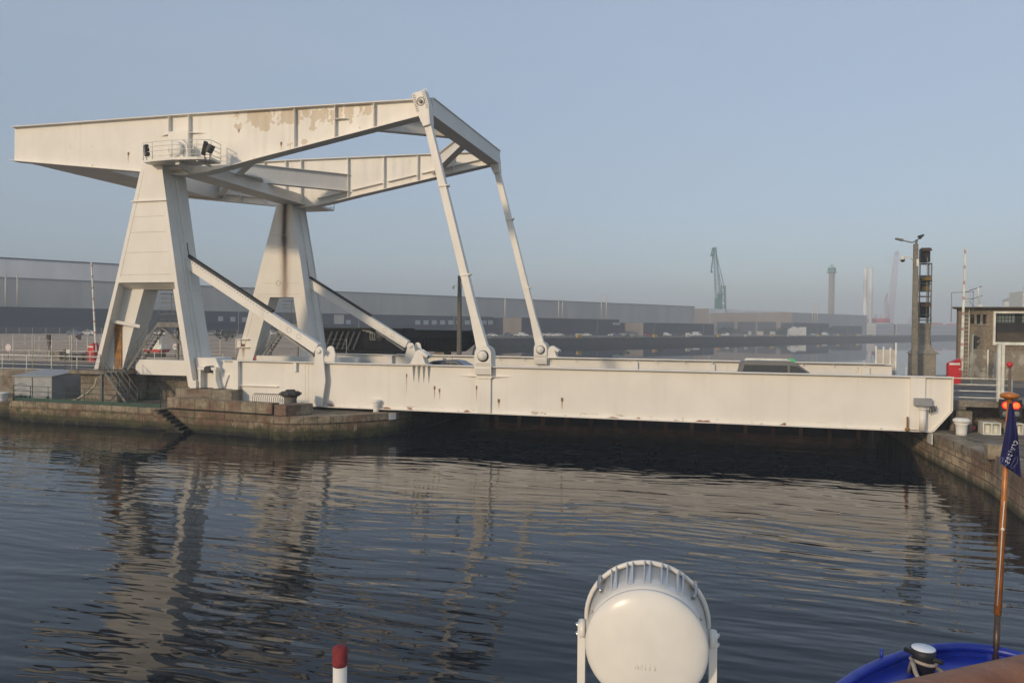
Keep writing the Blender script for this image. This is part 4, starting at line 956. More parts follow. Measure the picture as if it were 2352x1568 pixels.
# control building
bb = at(2199, 871, Z=3.1); BY = bb.y; BX = bb.x
B_ = lambda x, y, d=0: at(x, y, Y=BY+d)
zr = B_(2199, 709).z
t = thing('control_building', 'brown rendered control building with flat roof and large framed window on the right bank', 'building', (BX, BY, 3.1))
M['render'] = ground('brown_render', (.185, .15, .105), (.24, .195, .14), .5, .9)
M['render2'] = ground('patched_render', (.21, .175, .125), (.27, .23, .175), .9, .9, (.40, .37, .31))
wx0, wx1 = B_(2284.5, 750).x, BX+9.0; wz1, wz0 = B_(2300, 718).z, B_(2300, 786).z
nx0, nx1 = B_(2226, 730).x, B_(2268, 730).x; nz1, nz0 = B_(2240, 722).z, B_(2240, 743.5).z
BE = BX+13
mb = MB(); y1 = BY+8
sh = 3.0; mb.prism([(BX, BY+.5), (BE, BY+.5), (BE+sh, y1), (BX+sh, y1)], 3.1, zr, 'z')                                  # core, with recessed openings in the front leaf
mb.box(BX, nx0, BY, BY+.498, 3.1, zr); mb.box(nx0, nx1, BY, BY+.498, nz1, zr); mb.box(nx0, nx1, BY, BY+.498, 3.1, nz0); mb.box(nx1, wx0, BY, BY+.498, 3.1, zr)
mb.box(wx0, wx1, BY, BY+.498, wz1, zr); mb.box(wx0, wx1, BY, BY+.498, 3.1, wz0); mb.box(wx1, BE, BY, BY+.498, 3.1, zr)
mb.build('wall', M['render'], t)
mb = MB(); mb.box(BX+.05, B_(2268, 830).x, BY-.012, BY-.003, 3.12, B_(2240, 802).z); mb.box(B_(2310, 830).x, BE, BY-.012, BY-.003, 3.12, B_(2320, 805).z); mb.build('patched_render', M['render2'], t)
mb = MB(); mb.prism([(BX-.55, BY-.45), (BE+.3, BY-.45), (BE+.3+sh, y1+.3), (BX-.2+sh, y1+.3)], zr+.003, zr+.13, 'z'); mb.build('roof', M['under'], t); 
mb = MB(); mb.box(wx1-1.6, BE+.5, BY-.6, BY+5, zr+.14, zr+.38); mb.build('upper_roof', M['under'], t)
mb = MB()
for k in range(4):
    x = nx0+(nx1-nx0)*(k/3.0); mb.hexa([(x-.06, BY+.02, nz0+.003), (x+.1, BY+.02, nz0+.003), (x+.32, BY+.49, nz0+.003), (x+.1, BY+.49, nz0+.003), (x-.06, BY+.02, nz1-.003), (x+.1, BY+.02, nz1-.003), (x+.32, BY+.49, nz1-.003), (x+.1, BY+.49, nz1-.003)])
mb.build('vent_fin', M['render2'], t); mb = MB(); mb.box(nx0-.2, nx1+.1, BY-.08, BY-.003, nz0-.1, nz0-.02); mb.build('sill', M['render2'], t)
mb = MB(); mb.box(nx0+.01, nx1-.01, BY+.44, BY+.495, nz0+.01, nz1-.01); mb.build('vent_opening', M['black'], t)
fr_ = MB(); fr_.box(wx0-.12, wx0+.02, BY-.16, BY-.003, wz0-.2, wz1+.1); fr_.box(wx0+.021, wx1, BY-.16, BY-.003, wz1-.05, wz1+.1); fr_.box(wx0+.021, wx1, BY-.16, BY-.003, wz0-.2, wz0+.02)
wn_ = fr_.build('window', M['rail_white'], t)
gl = MB(); h0 = wz1-.75; gl.box(wx0+.03, wx1-.03, BY+.42, BY+.44, h0, wz1-.06); gl.build('pane', plain('green_glass', (.16, .21, .19), .15), wn_)
gb = MB()
for k in range(22):
    x = wx0+.1+k*.22
    if k % 8 in (6, 7): gb.box(x, x+.2, BY+.38, BY+.415, h0, wz1-.07)
    else: gb.box(x, x+.03, BY+.38, BY+.415, h0, wz1-.07)
for k in range(3): gb.box(wx0+.03, wx1-.03, BY+.37, BY+.379, h0+.02+k*.26, h0+.05+k*.26)
gb.box(wx0+.03, wx1-.03, BY+.3, BY+.37, h0-.66, h0-.62); gb.build('glazing_bar', M['black'], wn_)
lo = MB(); lo.box(wx0+.03, wx1-.03, BY+.4, BY+.44, wz0+.03, h0-.6); lo.build('lower_panel', plain('brown_panel', (.075, .06, .045), .7, var=.2), wn_)
lo = MB(); lo.box(wx0+.03, wx1-.03, BY+.43, BY+.45, h0-.6, h0); lo.build('dark_gap', M['black'], wn_)
dx0, dx1 = B_(2283, 830).x, B_(2300, 830).x; dz = B_(2290, 809).z
mb = MB(); mb.box(dx0, dx1, BY-.04, BY-.014, 3.1, dz); dr = mb.build('door', plain('grey_door', (.20, .215, .22), .6), t)
mb = MB(); mb.box(dx0-.1, dx0-.01, BY-.07, BY-.014, 3.1, dz+.1); mb.box(dx0-.1, dx1+.1, BY-.09, BY-.045, dz+.02, dz+.1); mb.build('door_frame', M['render2'], dr)
mb = MB(); x = B_(2268, 830).x; mb.tube((x, BY-.1, 3.1), (x, BY-.1, B_(2268, 803).z), .06, n=8)
for z in (4.0, 5.0): mb.tube((x, BY-.1, z), (x, BY-.1, z+.05), .08, n=8)
mb.build('downpipe', M['rail_white'], t)
# ladder with safety cage up the front
lx = B_(2217, 800).x
t = thing('cage_ladder', 'white steel ladder with round safety cage fixed to the brown building', 'ladder', (lx, BY-.2, 3.1))
mb = MB()
for s in (-.17, .17): mb.tube((lx+s, BY-.2, 3.3), (lx+s, BY-.2, zr+1.3), .035, n=6)
mb.build('stile', M['rail_white'], t)
mb = MB(); z = 3.5
while z < zr+1.1: mb.tube((lx-.17, BY-.2, z), (lx+.17, BY-.2, z), .015, n=5); z += .3
mb.build('rung', M['rail_white'], t)
mb = MB()
for z in (zr-.6, zr+.1, zr+.7, zr+1.25): mb.path([(lx+.36*math.cos(a), BY-.5+.36*math.sin(a), z) for a in [math.radians(40-260*k/12) for k in range(13)]], .014, 4)
for k in range(5): a = math.radians(20-220*k/4); mb.tube((lx+.36*math.cos(a), BY-.5+.36*math.sin(a), zr-.6), (lx+.36*math.cos(a), BY-.5+.36*math.sin(a), zr+1.25), .012, n=4)
mb.tube((lx-1.0, BY-.1, zr+1.2), (lx+.2, BY-.1, zr+1.25), .025, n=5); mb.tube((lx-1.0, BY-.1, zr-1.0), (lx-1.0, BY-.1, zr+1.2), .025, n=5); mb.build('cage', M['galv'], t)
t = thing('roof_antenna', 'small white mast with crossed rods standing on the building roof', 'antenna', B_(2251, 704, 1.5))
p = B_(2251, 704, 1.5); p.z = zr+.13; mb = MB(); mb.tube(p, p+Vector((-.15, 0, 1.55)), .05, n=6); mb.prism([(p.x-.25, p.z), (p.x+.3, p.z), (p.x, p.z+.3)], p.y-.05, p.y+.05, 'y'); mb.build('mast', M['rail_white'], t)
mb = MB(); mb.tube(p+Vector((-.75, 0, 1.3)), p+Vector((.1, 0, 1.62)), .035, n=5); mb.tube(p+Vector((-.75, 0, .62)), p+Vector((.15, 0, .9)), .025, n=5); mb.tube(p+Vector((-.75, 0, .62)), p+Vector((-.45, 0, .05)), .02, n=5); mb.build('rod', M['galv'], t)
# traffic light, white columns, red ball, flood gate signal
def P44(x, y, Y=44.0): return at(x, y, Y=Y)
q = at(2231, 884, Z=3.1)
t = thing('traffic_light', 'black two lamp traffic light seen from the side on a pale green post', 'traffic light', q)
T_ = lambda x, y: at(x, y, Y=q.y)
mb = MB(); top = T_(2235, 767); mb.tube(q, (q.x+.05, q.y, top.z), .055, n=8); mb.build('post', plain('pale_green_post', (.30, .36, .31), .6), t)
mb = MB(); a = T_(2237.5, 770.5); b = T_(2242, 801); mb.box(a.x, b.x, q.y-.16, q.y+.16, b.z, a.z); mb.build('casing', M['black'], t, bevel=.02)
for ya_, yb2 in ((774, 783), (787, 795)):
    mb = MB(); a = T_(2242, ya_); b = T_(2250.5, ya_); c_ = T_(2242, yb2)
    mb.prism([(a.x, a.z), (b.x, b.z), (b.x-.12, c_.z+.06), (a.x, c_.z)], q.y-.15, q.y+.15, 'y'); mb.build('visor', M['black'], t)
def column(x, ya_, yb2, w, label, Y=44.05):
    a = P44(x, ya_, Y); b = P44(x, yb2, Y); mb = MB(); mb.box(a.x-w/2, a.x-w*.05, Y, Y+.22, 3.1, a.z); mb.box(a.x+w*.05, a.x+w/2, Y, Y+.22, 3.1, a.z); mb.box(a.x-w*.05, a.x+w*.05, Y+.08, Y+.22, 3.1, a.z)
    mb.box(a.x-w*.55, a.x+w*.55, Y-.02, Y+.24, a.z+.002, a.z+.06)
    single(mb, 'steel_column', M['rail_white'], label, 'column', (a.x, Y, 3.1))
column(2301, 792, 917, .3, 'thick white steel column standing at the road railing on the right')
t = thing('red_ball_signal', 'red ball on a thin brown post beside the thick white column', 'signal', P44(2317, 905, 43.6))
a = P44(2317, 905, 43.6); b = P44(2319, 837, 43.6); mb = MB(); mb.tube((a.x, 43.6, 1.5), (a.x+.03, 43.6, b.z-.1), .06, n=8); mb.tube((a.x-.15, 43.6, b.z-.16), (a.x+.12, 43.6, b.z-.16), .03, n=6); mb.build('post', plain('brown_post', (.13, .10, .075), .8), t)
mb = MB(); mb.ball((b.x, 43.6, b.z), .15, 14); mb.build('ball', M['red'], t)
Y0 = 42.9
S_ = lambda x, y: at(x, y, Y=Y0)
a = S_(2298, 917); b = S_(2348, 961)
t = thing('lock_signal', 'black lock signal box with two lit red lamps on a white post', 'signal light', (a.x, Y0, 1.5))
mb = MB(); mb.box(a.x, b.x, Y0, Y0+.3, b.z, a.z); mb.build('casing', M['black'], t, bevel=.02)
mb = MB(); mb.box(a.x-.15, a.x-.003, Y0+.05, Y0+.2, 1.5, P44(0, 913).z); mb.build('post', M['rail_white'], t)
mb = MB(); mb.box(b.x+.003, b.x+.3, Y0+.02, Y0+.24, S_(0, 956).z, S_(0, 939).z); mb.build('bracket', M['rail_white'], t)
for (x, y, on) in ((2311, 930, 1), (2334, 931, 1), (2309, 950, 0), (2335, 950, 0)):
    q = S_(x, y); mb = MB(); mb.lathe([(.02, .03), (.13, .02), (.155, 0)], (q.x, Y0-.012, q.z), 16, (0, -1, 0)); lm_ = mb.build('lamp', M['redlight'] if on else M['grey_rail'], t)
    if on: mb = MB(); mb.lathe([(.152, .012), (.175, .006), (.19, -.008)], (q.x, Y0-.012, q.z), 18, (0, -1, 0), caps=False); mb.build('lamp_halo', M['redhalo'], lm_)  # red halo around a lit lamp, drawn as a glowing ring
    mb = MB(); mb.path([(q.x+.17*math.cos(k*math.pi/8), Y0-.06, q.z+.17*math.sin(k*math.pi/8)) for k in range(9)], .02, 5); mb.build('visor', M['black'], t)
def frame_base(x0, x1, ya_, yb2, Y, label):
    a = at(x0, yb2, Y=Y); b = at(x1, ya_, Y=Y); z0 = 1.5; h = b.z-a.z
    mb = MB(); mb.box(a.x, b.x, Y, Y+.8, z0, z0+.05); mb.box(a.x, b.x, Y, Y+.8, z0+h-.05, z0+h); n = 3
    for k in range(n): x = a.x+(b.x-a.x-.05)*k/(n-1); mb.box(x, x+.05, Y+.01, Y+.79, z0+.052, z0+h-.052)
    mb.box(a.x+.06, b.x-.06, Y+.35, Y+.4, z0+.052, z0+h-.052)
    single(mb, 'ribbed_pedestal', M['rail_white'], label, 'pedestal', (a.x, Y, z0))
frame_base(2258, 2300, 957, 983, 43.0, 'white ribbed steel base left of the lock signal on the quay')
frame_base(2318, 2352, 960, 985, 43.4, 'white ribbed steel base right of the lock signal behind the pennant')
mb = MB(); a = at(2192, 985, Y=43.5); mb.box(11.5, 12.25, 43.62, 43.98, 1.5, 2.6); mb.box(11.35, 12.05, 43.99, 44.6, 1.5, 2.77)
single(mb, 'concrete_pillar', M['concrete'], 'short concrete pillar under the road slab behind the large white bollard', 'pillar', (11.8, 43.8, 1.5), bevel=.02)
q = at(2287, 1056, Z=1.5); mb = MB(); mb.box(q.x-.28, q.x+.4, q.y+.0, q.y+.5, 1.504, 2.1)
single(mb, 'stone_block', M['coping'], 'pale square stone block on the right quay edge behind the pennant', 'stone block', (q.x, q.y, 1.5), bevel=.02)
for x, lb in ((2224, 'small faded red float on the quay right behind the white bollard'), (2234, 'larger faded red float on the quay to the right of the smaller one')):
    q = at(x, 990, Z=1.5); r = .13 if x < 2230 else .17; mb = MB(); mb.ball((q.x, q.y, 1.5+r*.9), r, 10, sz=.9)
    single(mb, 'float', plain('faded_red', (.42, .10, .09), .7), lb, 'float', (q.x, q.y, 1.5), group='red floats on the right quay')

# ---------------------------------------------------------------- yard beyond the bridge, left
t = thing('crane_boom', 'long black steel boom with ribs and drums lying on the ground beyond the bridge', 'boom', (-36, 80, 3.1))
Q = lambda x, y: at(x, y, Y=80.0)
M['boom'] = plain('black_weathered_steel', (.007, .0075, .0085), .85, var=.4, scale=1.2, spec=.2)
a, b = Q(735, 753), Q(925, 799); y0, y1 = 80.0, 83.5
mb = MB(); mb.box(a.x, b.x, y0+.7, y1, 3.6, a.z); mb.box(a.x, b.x, y0, y0+.69, a.z-.3, a.z); mb.box(a.x, b.x, y0, y0+.69, 3.5, 3.9); mb.box(Q(838, 0).x, b.x, y0+.1, y0+.69, 3.92, a.z-.31); mb.build('machinery_frame', M['boom'], t, bevel=.03)
mb = MB()
for k in range(6):
    x = Q(760+k*13, 0).x; mb.bar((x-.75, y0+.35, 3.95), (x+.2, y0+.35, a.z-.32), .22, .12, (0, 1, 0))
mb.build('rib', plain('dark_grey_ribs', (.045, .043, .04), .7, var=.3), t)
c, d = Q(915, 758), Q(1082, 800)
mb = MB(); mb.prism([(b.x+.003, 3.9), (Q(1055, 0).x, 3.9), (Q(1075, 0).x, 4.7), (Q(1080, 0).x, 5.2), (Q(1080, 0).x, 5.5), (b.x+.003, 5.5)], y0+.3, y1-.3, 'y')
for k in range(34): x = b.x+.5+k*.19; mb.box(x, x+.07, y0+.18, y0+.299, 4.0, 5.42)
mb.build('finned_housing', M['boom'], t)
mb = MB(); mb.prism([(b.x-.4, 5.503), (Q(1080, 0).x, 5.503), (Q(1081, 0).x, c.z), (b.x-.4, c.z+.05)], y0+.2, y1-.2, 'y'); mb.tube((Q(1076, 0).x, y0+1.6, 5.9), (Q(1086, 0).x, y0+1.6, 5.85), .55, n=16); mb.tube((Q(1080, 0).x, y0+1.6, 5.3), (Q(1089, 0).x, y0+1.6, 5.2), .45, n=16); mb.build('top_beam', M['boom'], t, bevel=.03)
for x in (872, 895):
    q = Q(x, 772); mb = MB(); mb.lathe([(.05, .18), (.62, .16), (.66, 0)], (q.x, y0+.09, q.z), 18, (0, -1, 0)); mb.build('drum', plain('drum_steel', (.022, .021, .02), .6, var=.3), t)
mb = MB()
for k in range(3):
    q = Q(850+k*5, 766+k*3); mb.path([(q.x-1.0+.2*k, y0+.0, q.z+.35), (q.x, y0, q.z+.35), (q.x, y0, q.z-.7+.3*k), (q.x+.9-.3*k, y0, q.z-.7+.3*k)], .05, 5)
mb.build('pipe', plain('cream_pipe', (.34, .33, .26), .7), t)
for x in (770, 890, 1010): q = Q(x, 0); mb = MB(); mb.box(q.x-.6, q.x+.6, y0+.6, y1-.6, 3.1, 3.9 if x > 920 else 3.6); mb.build('support', M['concrete'], t)
mb = MB(); mb.box(a.x+.1, b.x-.1, y0+.1, y1-.1, a.z+.002, a.z+.07); mb.build('moss', plain('mossy_dirt', (.045, .05, .022), .9, var=.5, scale=5, bump=.8), t)

mp = at(1054.6, 815, Y=66); mt_ = at(1056, 633, Y=66)
t = thing('wooden_mast', 'dark weathered mast rising between the bridge hangers with a small camera near its top', 'mast', (mp.x, 66, 3.1))
mb = MB(); mb.bar((mp.x, 66, 3.1), (mt_.x, 66, mt_.z), .42, .36, (0, 1, 0), w2=.3, h2=.3); mb.build('post', M['mast'], t, bevel=.03)
mb = MB(); mb.tube((mt_.x, 65.8, mt_.z-.9), (mt_.x-.5, 65.7, mt_.z-.95), .03, n=5); mb.ball((mt_.x-.52, 65.7, mt_.z-1.1), .14, 8); mb.tube((mt_.x+.25, 65.8, mt_.z-1.2), (mt_.x+.25, 65.8, mt_.z-.5), .07, n=6); mb.build('fitting', M['rail_white'], t)

def on_land(x, ybase, Y): p = at(x, ybase, Y=Y); p.z = 3.1; return p
q = on_land(113, 818, 60.5); t = thing('signal_post', 'dark two legged signal post with black lamp head behind the mesh fences', 'signal', q)
zt = at(113, 768, Y=60.5).z
mb = MB(); mb.tube(q+Vector((-.12, 0, 0)), (q.x-.05, q.y, zt-1.0), .05, n=6); mb.tube(q+Vector((.25, 0, 0)), (q.x+.05, q.y, zt-1.0), .05, n=6); mb.box(q.x-.16, q.x+.16, q.y-.1, q.y+.1, zt-1.1, zt-.4); mb.build('post', plain('brown_grey_post', (.12, .10, .09), .8), t)
mb = MB(); mb.box(q.x-.2, q.x+.2, q.y-.2, q.y+.15, zt-.398, zt); mb.build('lamp_head', M['black'], t, bevel=.02)
q = on_land(20, 818, 60.5); t = thing('road_sign', 'round pale sign on a post at the far left behind the railing', 'sign', q)
mb = MB(); mb.tube(q, q+Vector((0, 0, 1.2)), .04, n=6); mb.build('post', M['galv'], t)
mb = MB(); mb.tube(q+Vector((0, -.06, 1.1)), q+Vector((0, -.03, 1.1)), .38, n=20); mb.build('disc', plain('pale_sign', (.62, .56, .55), .6), t)
for (x0, x1, h, lb, m) in ((103, 138, .9, 'dark mossy concrete block lying at the left end of the row behind the road', 'concrete_top'), (141, 150, 1.1, 'narrow upright dark concrete block in the row behind the road', 'under'), (150, 163, .75, 'dark concrete block with a red and white top board behind the road', 'under'), (174, 190, .8, 'mid sized dark concrete block near the red barrier', 'under'), (193, 207, 1.0, 'last dark concrete block beside the red barrier', 'under')):
    a = on_land(x0, 818, 57.9); b = on_land(x1, 818, 57.9); t = thing('concrete_block', lb, 'concrete block', a)
    mb = MB(); mb.prism([(a.x, 3.105), (b.x, 3.105), (b.x-.1, 3.1+h), (a.x+.12, 3.1+h)], 57.9, 58.7, 'y'); mb.build('body', M[m], t, bevel=.05)
    if 'red' in lb and 'board' in lb: mb = MB(); mb.box(a.x+.1, b.x-.1, 57.9, 57.95, 3.1+h+.01, 3.1+h+.22); mb.box(a.x+.1, b.x-.1, 57.9, 57.95, 3.1+h+.23, 3.1+h+.38); mb.build('board', M['rail_white'], t)
mb = MB(); q = at(181, 774, Y=59); mb.prism([(q.x-.5, q.z+.1), (q.x+.3, q.z+.25), (q.x+.3, q.z-.25), (q.x+.1, q.z-.3)], 58.96, 58.985, 'y')
single(mb, 'black_pennant', M['black'], 'small black rag flag hanging on the mesh fence left of the near tower', 'flag', (q.x, 59, q.z))
for k, x in enumerate((7, 30, 58, 75, 90, 160, 176, 232)):
    q = on_land(x, 805, 66+k % 3); mb = MB(); mb.tube(q, q+Vector((0, 0, 1.9+.25*(k % 3))), .045, n=6)
    single(mb, 'stake', M['fencepost'], 'thin cream stake standing in the yard behind the mesh fence', 'stake', q, group='cream stakes in the yard')
# work boat stored behind the near tower
q = on_land(352, 812, 70); t = thing('work_boat', 'small red and white work boat standing behind the near tower', 'boat', q)
mb = MB(); mb.prism([(q.x-.8, 3.9), (q.x-.6, 3.62), (q.x+1.2, 3.62), (q.x+1.5, 3.95), (q.x-.8, 3.92)], 69.4, 71, 'y'); mb.build('hull', M['red'], t)
mb = MB(); mb.box(q.x-.85, q.x+1.55, 69.35, 71.05, 3.953, 4.05); mb.build('rubbing_strake', M['rail_white'], t)
mb = MB(); mb.box(q.x+.2, q.x+1.2, 69.8, 70.7, 4.053, 4.5); mb.box(q.x+.45, q.x+.85, 69.9, 70.4, 4.503, 5.3); mb.build('cabin', M['rail_white'], t)
mb = MB(); mb.box(q.x-.5, q.x+1.1, 69.7, 70.7, 3.105, 3.617); mb.build('cradle', M['black'], t)
q = on_land(403, 812, 66); t = thing('road_sign', 'round white sign with two bars between the legs of the near tower', 'sign', q)
mb = MB(); mb.tube(q, q+Vector((0, 0, 1.4)), .04, n=6); mb.build('post', M['galv'], t)
z = at(403, 796, Y=66).z; mb = MB(); mb.tube((q.x, 65.93, z), (q.x, 65.96, z), .3, n=18); mb.build('disc', plain('white_sign', (.7, .7, .66), .6), t)
mb = MB(); mb.box(q.x-.2, q.x+.2, 65.91, 65.928, z-.08, z-.03); mb.box(q.x-.12, q.x+.16, 65.91, 65.928, z+.06, z+.1); mb.build('sign_bars', M['black'], t)

# ---------------------------------------------------------------- far side: warehouses, quay furniture, cranes
fwd = lambda x, depth: CAM+ray(x, 757)*depth
s1 = fwd(1594.5, 560); s0 = fwd(0, 278); sd = (s1-s0); sd.z = 0; sd.normalize(); sn = Vector((-sd.y, sd.x, 0))     # along the big sheds; sn points away from the quay
def on_shed(x, off):                         # where the sight line of picture column x meets the line `off` metres in front of the shed facade
    r_ = ray(x, 757); n_ = sn; t_ = ((s0-sn*off-CAM).dot(n_))/r_.dot(n_); p_ = CAM+r_*t_; p_.z = ZL; return p_
def zat(x, y, p): return CAM.z+(ray(x, y).z/ray(x, 757).dot(CF))*((Vector(p)-CAM).dot(CF))
def slab(mb, a, b, depth, z0, z1, mi=0):
    a = Vector(a); b = Vector(b); c = b+sn*depth; d = a+sn*depth
    mb.hexa([(a.x, a.y, z0), (b.x, b.y, z0), (c.x, c.y, z0), (d.x, d.y, z0), (a.x, a.y, z1), (b.x, b.y, z1), (c.x, c.y, z1), (d.x, d.y, z1)], mi)
def cladding(name, col, vs=9.0):
    s = NT(name); x, y, z = s.xyz(); u = s.math('ADD', s.math('MULTIPLY', x, sd.x), s.math('MULTIPLY', y, sd.y))
    k = s.ramp(s.math('PINGPONG', u, 3.0), .0, .18, .88, 1.0)
    k2 = s.ramp(s.noise(1.0, 5, v=s.vec((.15, .15, .03))), .3, .7, .9, 1.08)
    k3 = s.ramp(s.noise(.012, 3), .35, .65, .93, 1.06)
    return s.out(s.mul(col, s.math('MULTIPLY', s.math('MULTIPLY', k, k2), k3)), .65, spec=.25)
M['clad'] = cladding('grey_cladding', (.43, .42, .39)); M['clad_light'] = cladding('light_cladding', (.80, .77, .73)); M['clad_dark'] = cladding('dark_cladding', (.055, .06, .072)); M['clad_brown'] = cladding('brown_cladding', (.27, .225, .19)); M['clad_black'] = cladding('black_cladding', (.03, .033, .042))
M['pane'] = plain('pale_blue_pane', (.35, .39, .41), .3, var=.15)
M['fluesteel'] = plain('bright_flue_steel', (.62, .58, .46), .45, 0, .15)
L0 = s0-sd*160
t = thing('warehouse', 'very long grey warehouse facade stretching across the far side behind the bridge', 'warehouse', s0)
ztop = zat(1594.5, 704.6, s1)
mb = MB(); slab(mb, L0, s1, 110, ZL-.5, ztop); mb.build('wall', M['clad'], t)
mb = MB(); slab(mb, L0-sd*.3-sn*.25, s1+sd*.3-sn*.25, 110.6, ztop+.003, ztop+.35); mb.build('roof_edge', plain('roof_edge_grey', (.2, .2, .2), .7), t)
u0 = s0+sn*55-sd*200; u1 = CAM+ray(345, 757)*1; 
def on_line(x, base, dirn):                  # meet column x with a vertical plane through base along dirn
    n_ = Vector((-dirn.y, dirn.x, 0)); r_ = ray(x, 757); t_ = (base-CAM).dot(n_)/r_.dot(n_); p_ = CAM+r_*t_; p_.z = ZL; return p_
e1 = on_line(345, s0+sn*50, sd); z_ = zat(0, 593.4, on_line(0, s0+sn*50, sd))
t = thing('warehouse', 'taller pale grey hall rising behind the long warehouse at the far left', 'warehouse', e1)
mb = MB(); slab(mb, e1-sd*260, e1, 59, ZL, z_); mb.build('wall', M['clad_light'], t)
mb = MB(); slab(mb, e1-sd*260-sn*.3, e1+sd*.3-sn*.3, 59.5, z_+.003, z_+.5); mb.build('roof_edge', M['clad_dark'], t)
def flue(x, y0, y1, p, par, rr=.28):
    z0, z1 = zat(x, y0, p), zat(x, y1, p); mb = MB(); mb.tube((p.x, p.y, z1), (p.x, p.y, z0), rr, n=8); mb.tube((p.x, p.y, z0), (p.x, p.y, z0+.5), rr*1.4, n=8); mb.build('flue', M['fluesteel'], par)
# annex A with a row of windows
t = thing('dark_annex', 'long dark low annex with a row of pale windows in front of the warehouse', 'annex', on_shed(560, 14))
A0 = on_shed(-60, 14); A1 = on_shed(1133, 14); za = zat(1133, 727.7, A1)
mb = MB(); slab(mb, A0, A1, 13.9, ZL-.5, za); mb.build('wall', M['clad_dark'], t)
mb = MB(); slab(mb, on_shed(470, 15.2), on_shed(1445, 15.2), 1.1, ZL-.5, zat(1060, 747, on_shed(1060, 15.2))); mb.build('ground_floor_band', M['clad_black'], t)
wx = [507, 535, 562] + [800] + [959.6+k*19 for k in range(9)] + [1130-2*19.0+k*17.5 for k in range(3)]
for x in wx:
    a = on_shed(x-5.5, 14.25); b = on_shed(x+5.5, 14.25); zc = zat(x, 740.3 if x > 600 else 731, a)
    if x <= 562: zc = zat(x, 732+.035*(x-507), a)
    h = 1.1 if x > 600 else 1.0
    mb = MB(); slab(mb, a, b, .2, zc-h, zc+h); mb.build('window', M['pane'], t)
a = on_shed(768, 14.5); b = on_shed(790, 14.5); mb = MB(); slab(mb, a, b, .4, zat(768, 748, a), zat(768, 723, a)); mb.build('grey_panel', M['clad'], t)
for x in (13, 40): p = on_shed(x, 13); flue(x, 633, 704, p, t, .22)
t = thing('dark_annex', 'dark annex block with brown end wall and tall thin flues right of the bridge hangers', 'annex', on_shed(1300, 30))
B0 = on_shed(1198, 34); B1 = on_shed(1422, 34); zb_ = zat(1378, 732.8, on_shed(1378, 34))
mb = MB(); slab(mb, B0, B1, 33.8, ZL-.5, zb_); mb.build('wall', M['clad_black'], t)
e0 = on_line(1156, B0, sn); mb = MB(); d_ = (B0-e0); mb.hexa([(e0.x, e0.y, ZL), (B0.x-sd.x*.01, B0.y-sd.y*.01, ZL), (B0.x-sd.x*.2, B0.y-sd.y*.2, ZL), (e0.x-sd.x*.2, e0.y-sd.y*.2, ZL), (e0.x, e0.y, zb_-.1), (B0.x-sd.x*.01, B0.y-sd.y*.01, zb_-.1), (B0.x-sd.x*.2, B0.y-sd.y*.2, zb_-.1), (e0.x-sd.x*.2, e0.y-sd.y*.2, zb_-.1)]); mb.build('end_wall', M['clad_brown'], t)
for x, y0 in ((1159.5, 686), (1282.7, 689), (1291.5, 690), (1381, 677), (1392, 678)): p = on_shed(x, 20); flue(x, y0, 734, p, t, .3)
mb = MB(); slab(mb, on_shed(1408, 34.3), on_shed(1424, 34.3), .2, zat(1415, 746, B1), zat(1415, 741, B1)); mb.build('window', M['pane'], t)
t = thing('dark_annex', 'dark annex block at the right end of the long warehouse', 'annex', on_shed(1530, 30))
C0 = on_shed(1478, 34); C1 = on_shed(1640, 34); zc_ = zat(1639, 743.6, C1)
mb = MB(); slab(mb, C0, C1, 33.8, ZL-.5, zc_); mb.build('wall', M['clad_black'], t)
e0 = on_line(1436, C0, sn); mb = MB(); mb.hexa([(e0.x, e0.y, ZL), (C0.x-sd.x*.01, C0.y-sd.y*.01, ZL), (C0.x-sd.x*.2, C0.y-sd.y*.2, ZL), (e0.x-sd.x*.2, e0.y-sd.y*.2, ZL), (e0.x, e0.y, zc_-.1), (C0.x-sd.x*.01, C0.y-sd.y*.01, zc_-.1), (C0.x-sd.x*.2, C0.y-sd.y*.2, zc_-.1), (e0.x-sd.x*.2, e0.y-sd.y*.2, zc_-.1)]); mb.build('end_wall', M['clad_brown'], t)
def hall(cx, ytop, depth, xl, xr, wallm, endm, label, zfloor=ZL):
    c = fwd(cx, depth); c.z = zfloor; z1 = zat(cx, ytop, c); r = on_line(xr, c, sd); l = on_line(xl, c, sn)
    t = thing('warehouse', label, 'warehouse', c)
    dd = (l-c).length
    mb = MB(); mb.hexa([(c.x, c.y, zfloor-.5), (r.x, r.y, zfloor-.5), ((r+sn*dd).x, (r+sn*dd).y, zfloor-.5), (l.x, l.y, zfloor-.5), (c.x, c.y, z1), (r.x, r.y, z1), ((r+sn*dd).x, (r+sn*dd).y, z1), (l.x, l.y, z1)])
    mb.build('wall', wallm, t)
    e = MB(); o = -sd*.3; e.hexa([(*(c+o).xy, zfloor), (*(c-sd*.02).xy, zfloor), (*(l-sd*.02).xy, zfloor), (*(l+o).xy, zfloor), (*(c+o).xy, z1+.2), (*(c-sd*.02).xy, z1+.2), (*(l-sd*.02).xy, z1+.2), (*(l+o).xy, z1+.2)]); e.build('end_wall', endm, t)
    return t, c, r, l, z1
h2 = hall(1627.4, 708.7, 700, 1588, 1806, M['clad_light'], M['clad_brown'], 'grey hall with brown end wall behind the green crane foot')
h3 = hall(1820.5, 717.5, 640, 1630, 1990.5, M['clad'], M['clad_brown'], 'grey hall with wide brown front left of the two white tower sections')
t3 = h3[0]
c3, r3 = h3[1], h3[2]
mb = MB()
